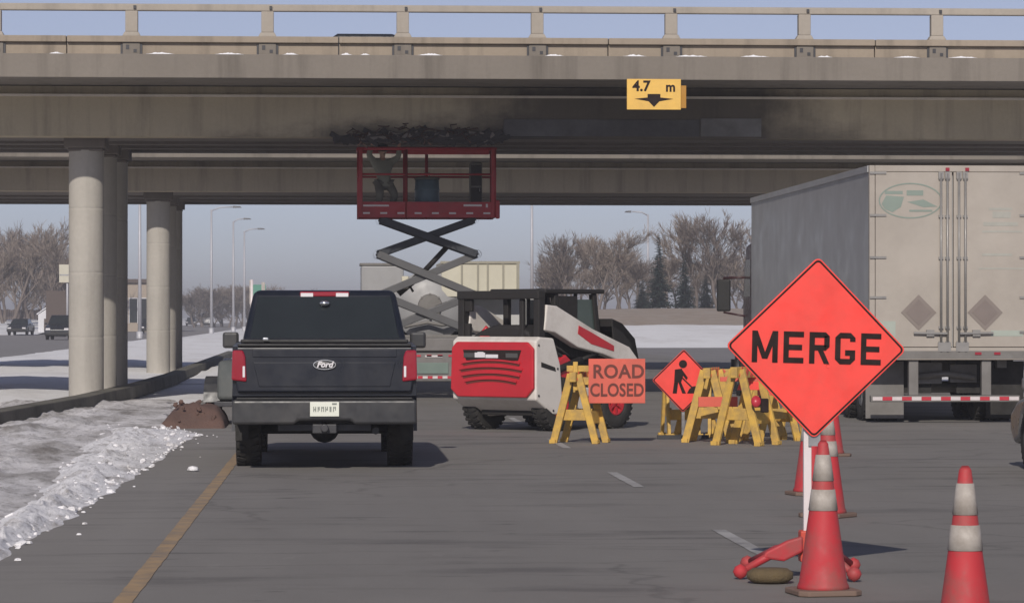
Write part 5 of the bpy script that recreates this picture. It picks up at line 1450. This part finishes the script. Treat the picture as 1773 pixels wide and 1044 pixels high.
# road closed board
rc0, rc1 = W(1019, 698, 41.2), W(1117, 621, 41.2)
rc = thing('road_closed_sign', 'faded orange rectangular sign reading ROAD CLOSED on a trestle', 'road sign', ((rc0.x + rc1.x) / 2, 41.2, 0))
hw_ = (rc1.x - rc0.x) / 2; zc = (rc0.z + rc1.z) / 2; hh_ = (rc1.z - rc0.z) / 2
q = MB(); q.box(-hw_, hw_, -.014, 0, zc - hh_, zc + hh_); pp = q.build('panel', M['sign_dull'], rc, bevel=.004)
lettering('lettering', 'ROAD', .245, M['sign_brown'], pp, (.02, -.017, zc + .115), bold=.006, sx=.95, spacing=1.05)
lettering('lettering', 'CLOSED', .235, M['sign_brown'], pp, (0, -.017, zc - .125), bold=.006, sx=.80, spacing=1.02)
q = MB(); q.box(-hw_ - .1, hw_ - .1, .002, .05, zc - .05, zc + .05); q.box(-hw_ - .28, -.05, .051, .1, zc + .12, zc + .2); q.box(-hw_ - .2, -hw_ - .14, .0, .05, zc - .12, zc + .25); q.build('support', M['trestle'], rc, bevel=.005)

# worker symbol diamond
wc = W(1183, 659, 42.6)
ws = thing('worker_sign', 'small orange diamond sign with a black digging worker symbol', 'road sign', (wc.x, 42.6, 0))
wp = tilt_panel(ws, wc.z, R(1), .425, .03, M['sign_orange'], M['sign_black'], (.008, .03))
q = MB(); Y0_, Y1_ = -.018, -.0143
z0 = wc.z
q.prism([(-.005 + .055 * math.cos(a), z0 + .225 + .055 * math.sin(a)) for a in [2 * math.pi * i / 18 for i in range(18)]], Y0_, Y1_, 'y')
q.prism([(-.115, z0 + .15), (-.02, z0 + .165), (.0, z0 + .08), (-.03, z0 - .02), (-.125, z0 - .02)], Y0_ - .0003, Y1_, 'y')
q.prism([(-.125, z0 - .022), (-.07, z0 - .022), (-.09, z0 - .17), (-.145, z0 - .17)], Y0_, Y1_, 'y')
q.prism([(-.068, z0 - .022), (-.03, z0 - .022), (.035, z0 - .17), (-.015, z0 - .17)], Y0_, Y1_, 'y')
q.prism([(-.05, z0 + .13), (-.01, z0 + .14), (.06, z0 + .04), (.04, z0 + .01)], Y0_ - .0006, Y1_, 'y')
q.prism([(-.08, z0 + .09), (-.07, z0 + .105), (.13, z0 - .09), (.115, z0 - .10)], Y0_ - .0009, Y1_, 'y')
q.prism([(.05, z0 - .17), (.08, z0 - .11), (.13, z0 - .075), (.19, z0 - .07), (.25, z0 - .12), (.27, z0 - .17)], Y0_ - .0003, Y1_, 'y')
q.build('worker_symbol', M['sign_black'], wp)
q = MB(); q.box(-.02, .02, .01, .045, .05, wc.z + .2); q.build('post', M['steel'], ws)
q = MB(); q.bar((-.35, .03, .03), (.35, .03, .03), .05, .05); q.bar((0, -.3, .03), (0, .35, .03), .05, .05); q.build('stand', M['dark_steel'], ws)
q = MB(); p = W(1308, 695, 40.2)
bl_ = thing('barricade_light', 'small round red warning light hanging on the middle yellow trestle', 'warning light', (p.x, 40.15, p.z))
q.lathe([(.001, -.04), (.07, -.035), (.08, 0), (.07, .035), (.001, .04)], 20, Matrix.Rotation(R(70), 4, 'X') @ Matrix.Scale(.8, 4, (1, 0, 0))); q.build('lens', M['tape_red'], bl_)
q = MB(); q.box(.06, .16, -.04, .05, -.14, .04); q.build('housing', M['sign_black'], bl_, bevel=.015)
q = MB(); q.box(.0, .05, .02, .3, .02, .05); q.build('hook', M['dark_steel'], bl_)
p0, p1 = W(1262, 660, 40.9), W(1312, 645, 40.9)
ob = thing('orange_board', 'orange board laid across the trestle tops beside the merge sign', 'board', ((p0.x + p1.x) / 2, 40.75, p0.z))
q = MB(); q.box(-.32, .25, 0, .03, .0, .06); q.build('rail', M['sign_dull'], ob, bevel=.004)
q = MB(); q.prism([(-.1, -.11), (.22, -.11), (.27, -.002), (-.06, -.002)], -.004, .022, 'y'); q.build('panel', M['sign_orange'], ob, bevel=.004)

# ---------------------------------------------------------------- winter air
hm = bpy.data.materials.new('haze'); hm.use_nodes = True
ht = hm.node_tree
for n in list(ht.nodes):
    if n.type == 'BSDF_PRINCIPLED': ht.nodes.remove(n)
pv = ht.nodes.new('ShaderNodeVolumePrincipled')
pv.inputs['Color'].default_value = (0.84, 0.85, 0.93, 1)
pv.inputs['Density'].default_value = 0.0008
ht.links.new(pv.outputs[0], ht.nodes['Material Output'].inputs['Volume'])
q = MB(); q.box(-2600, 2600, -100, 4600, -1.1, 17)
setting(q.build('haze', hm), 'stuff', 'thin winter haze')
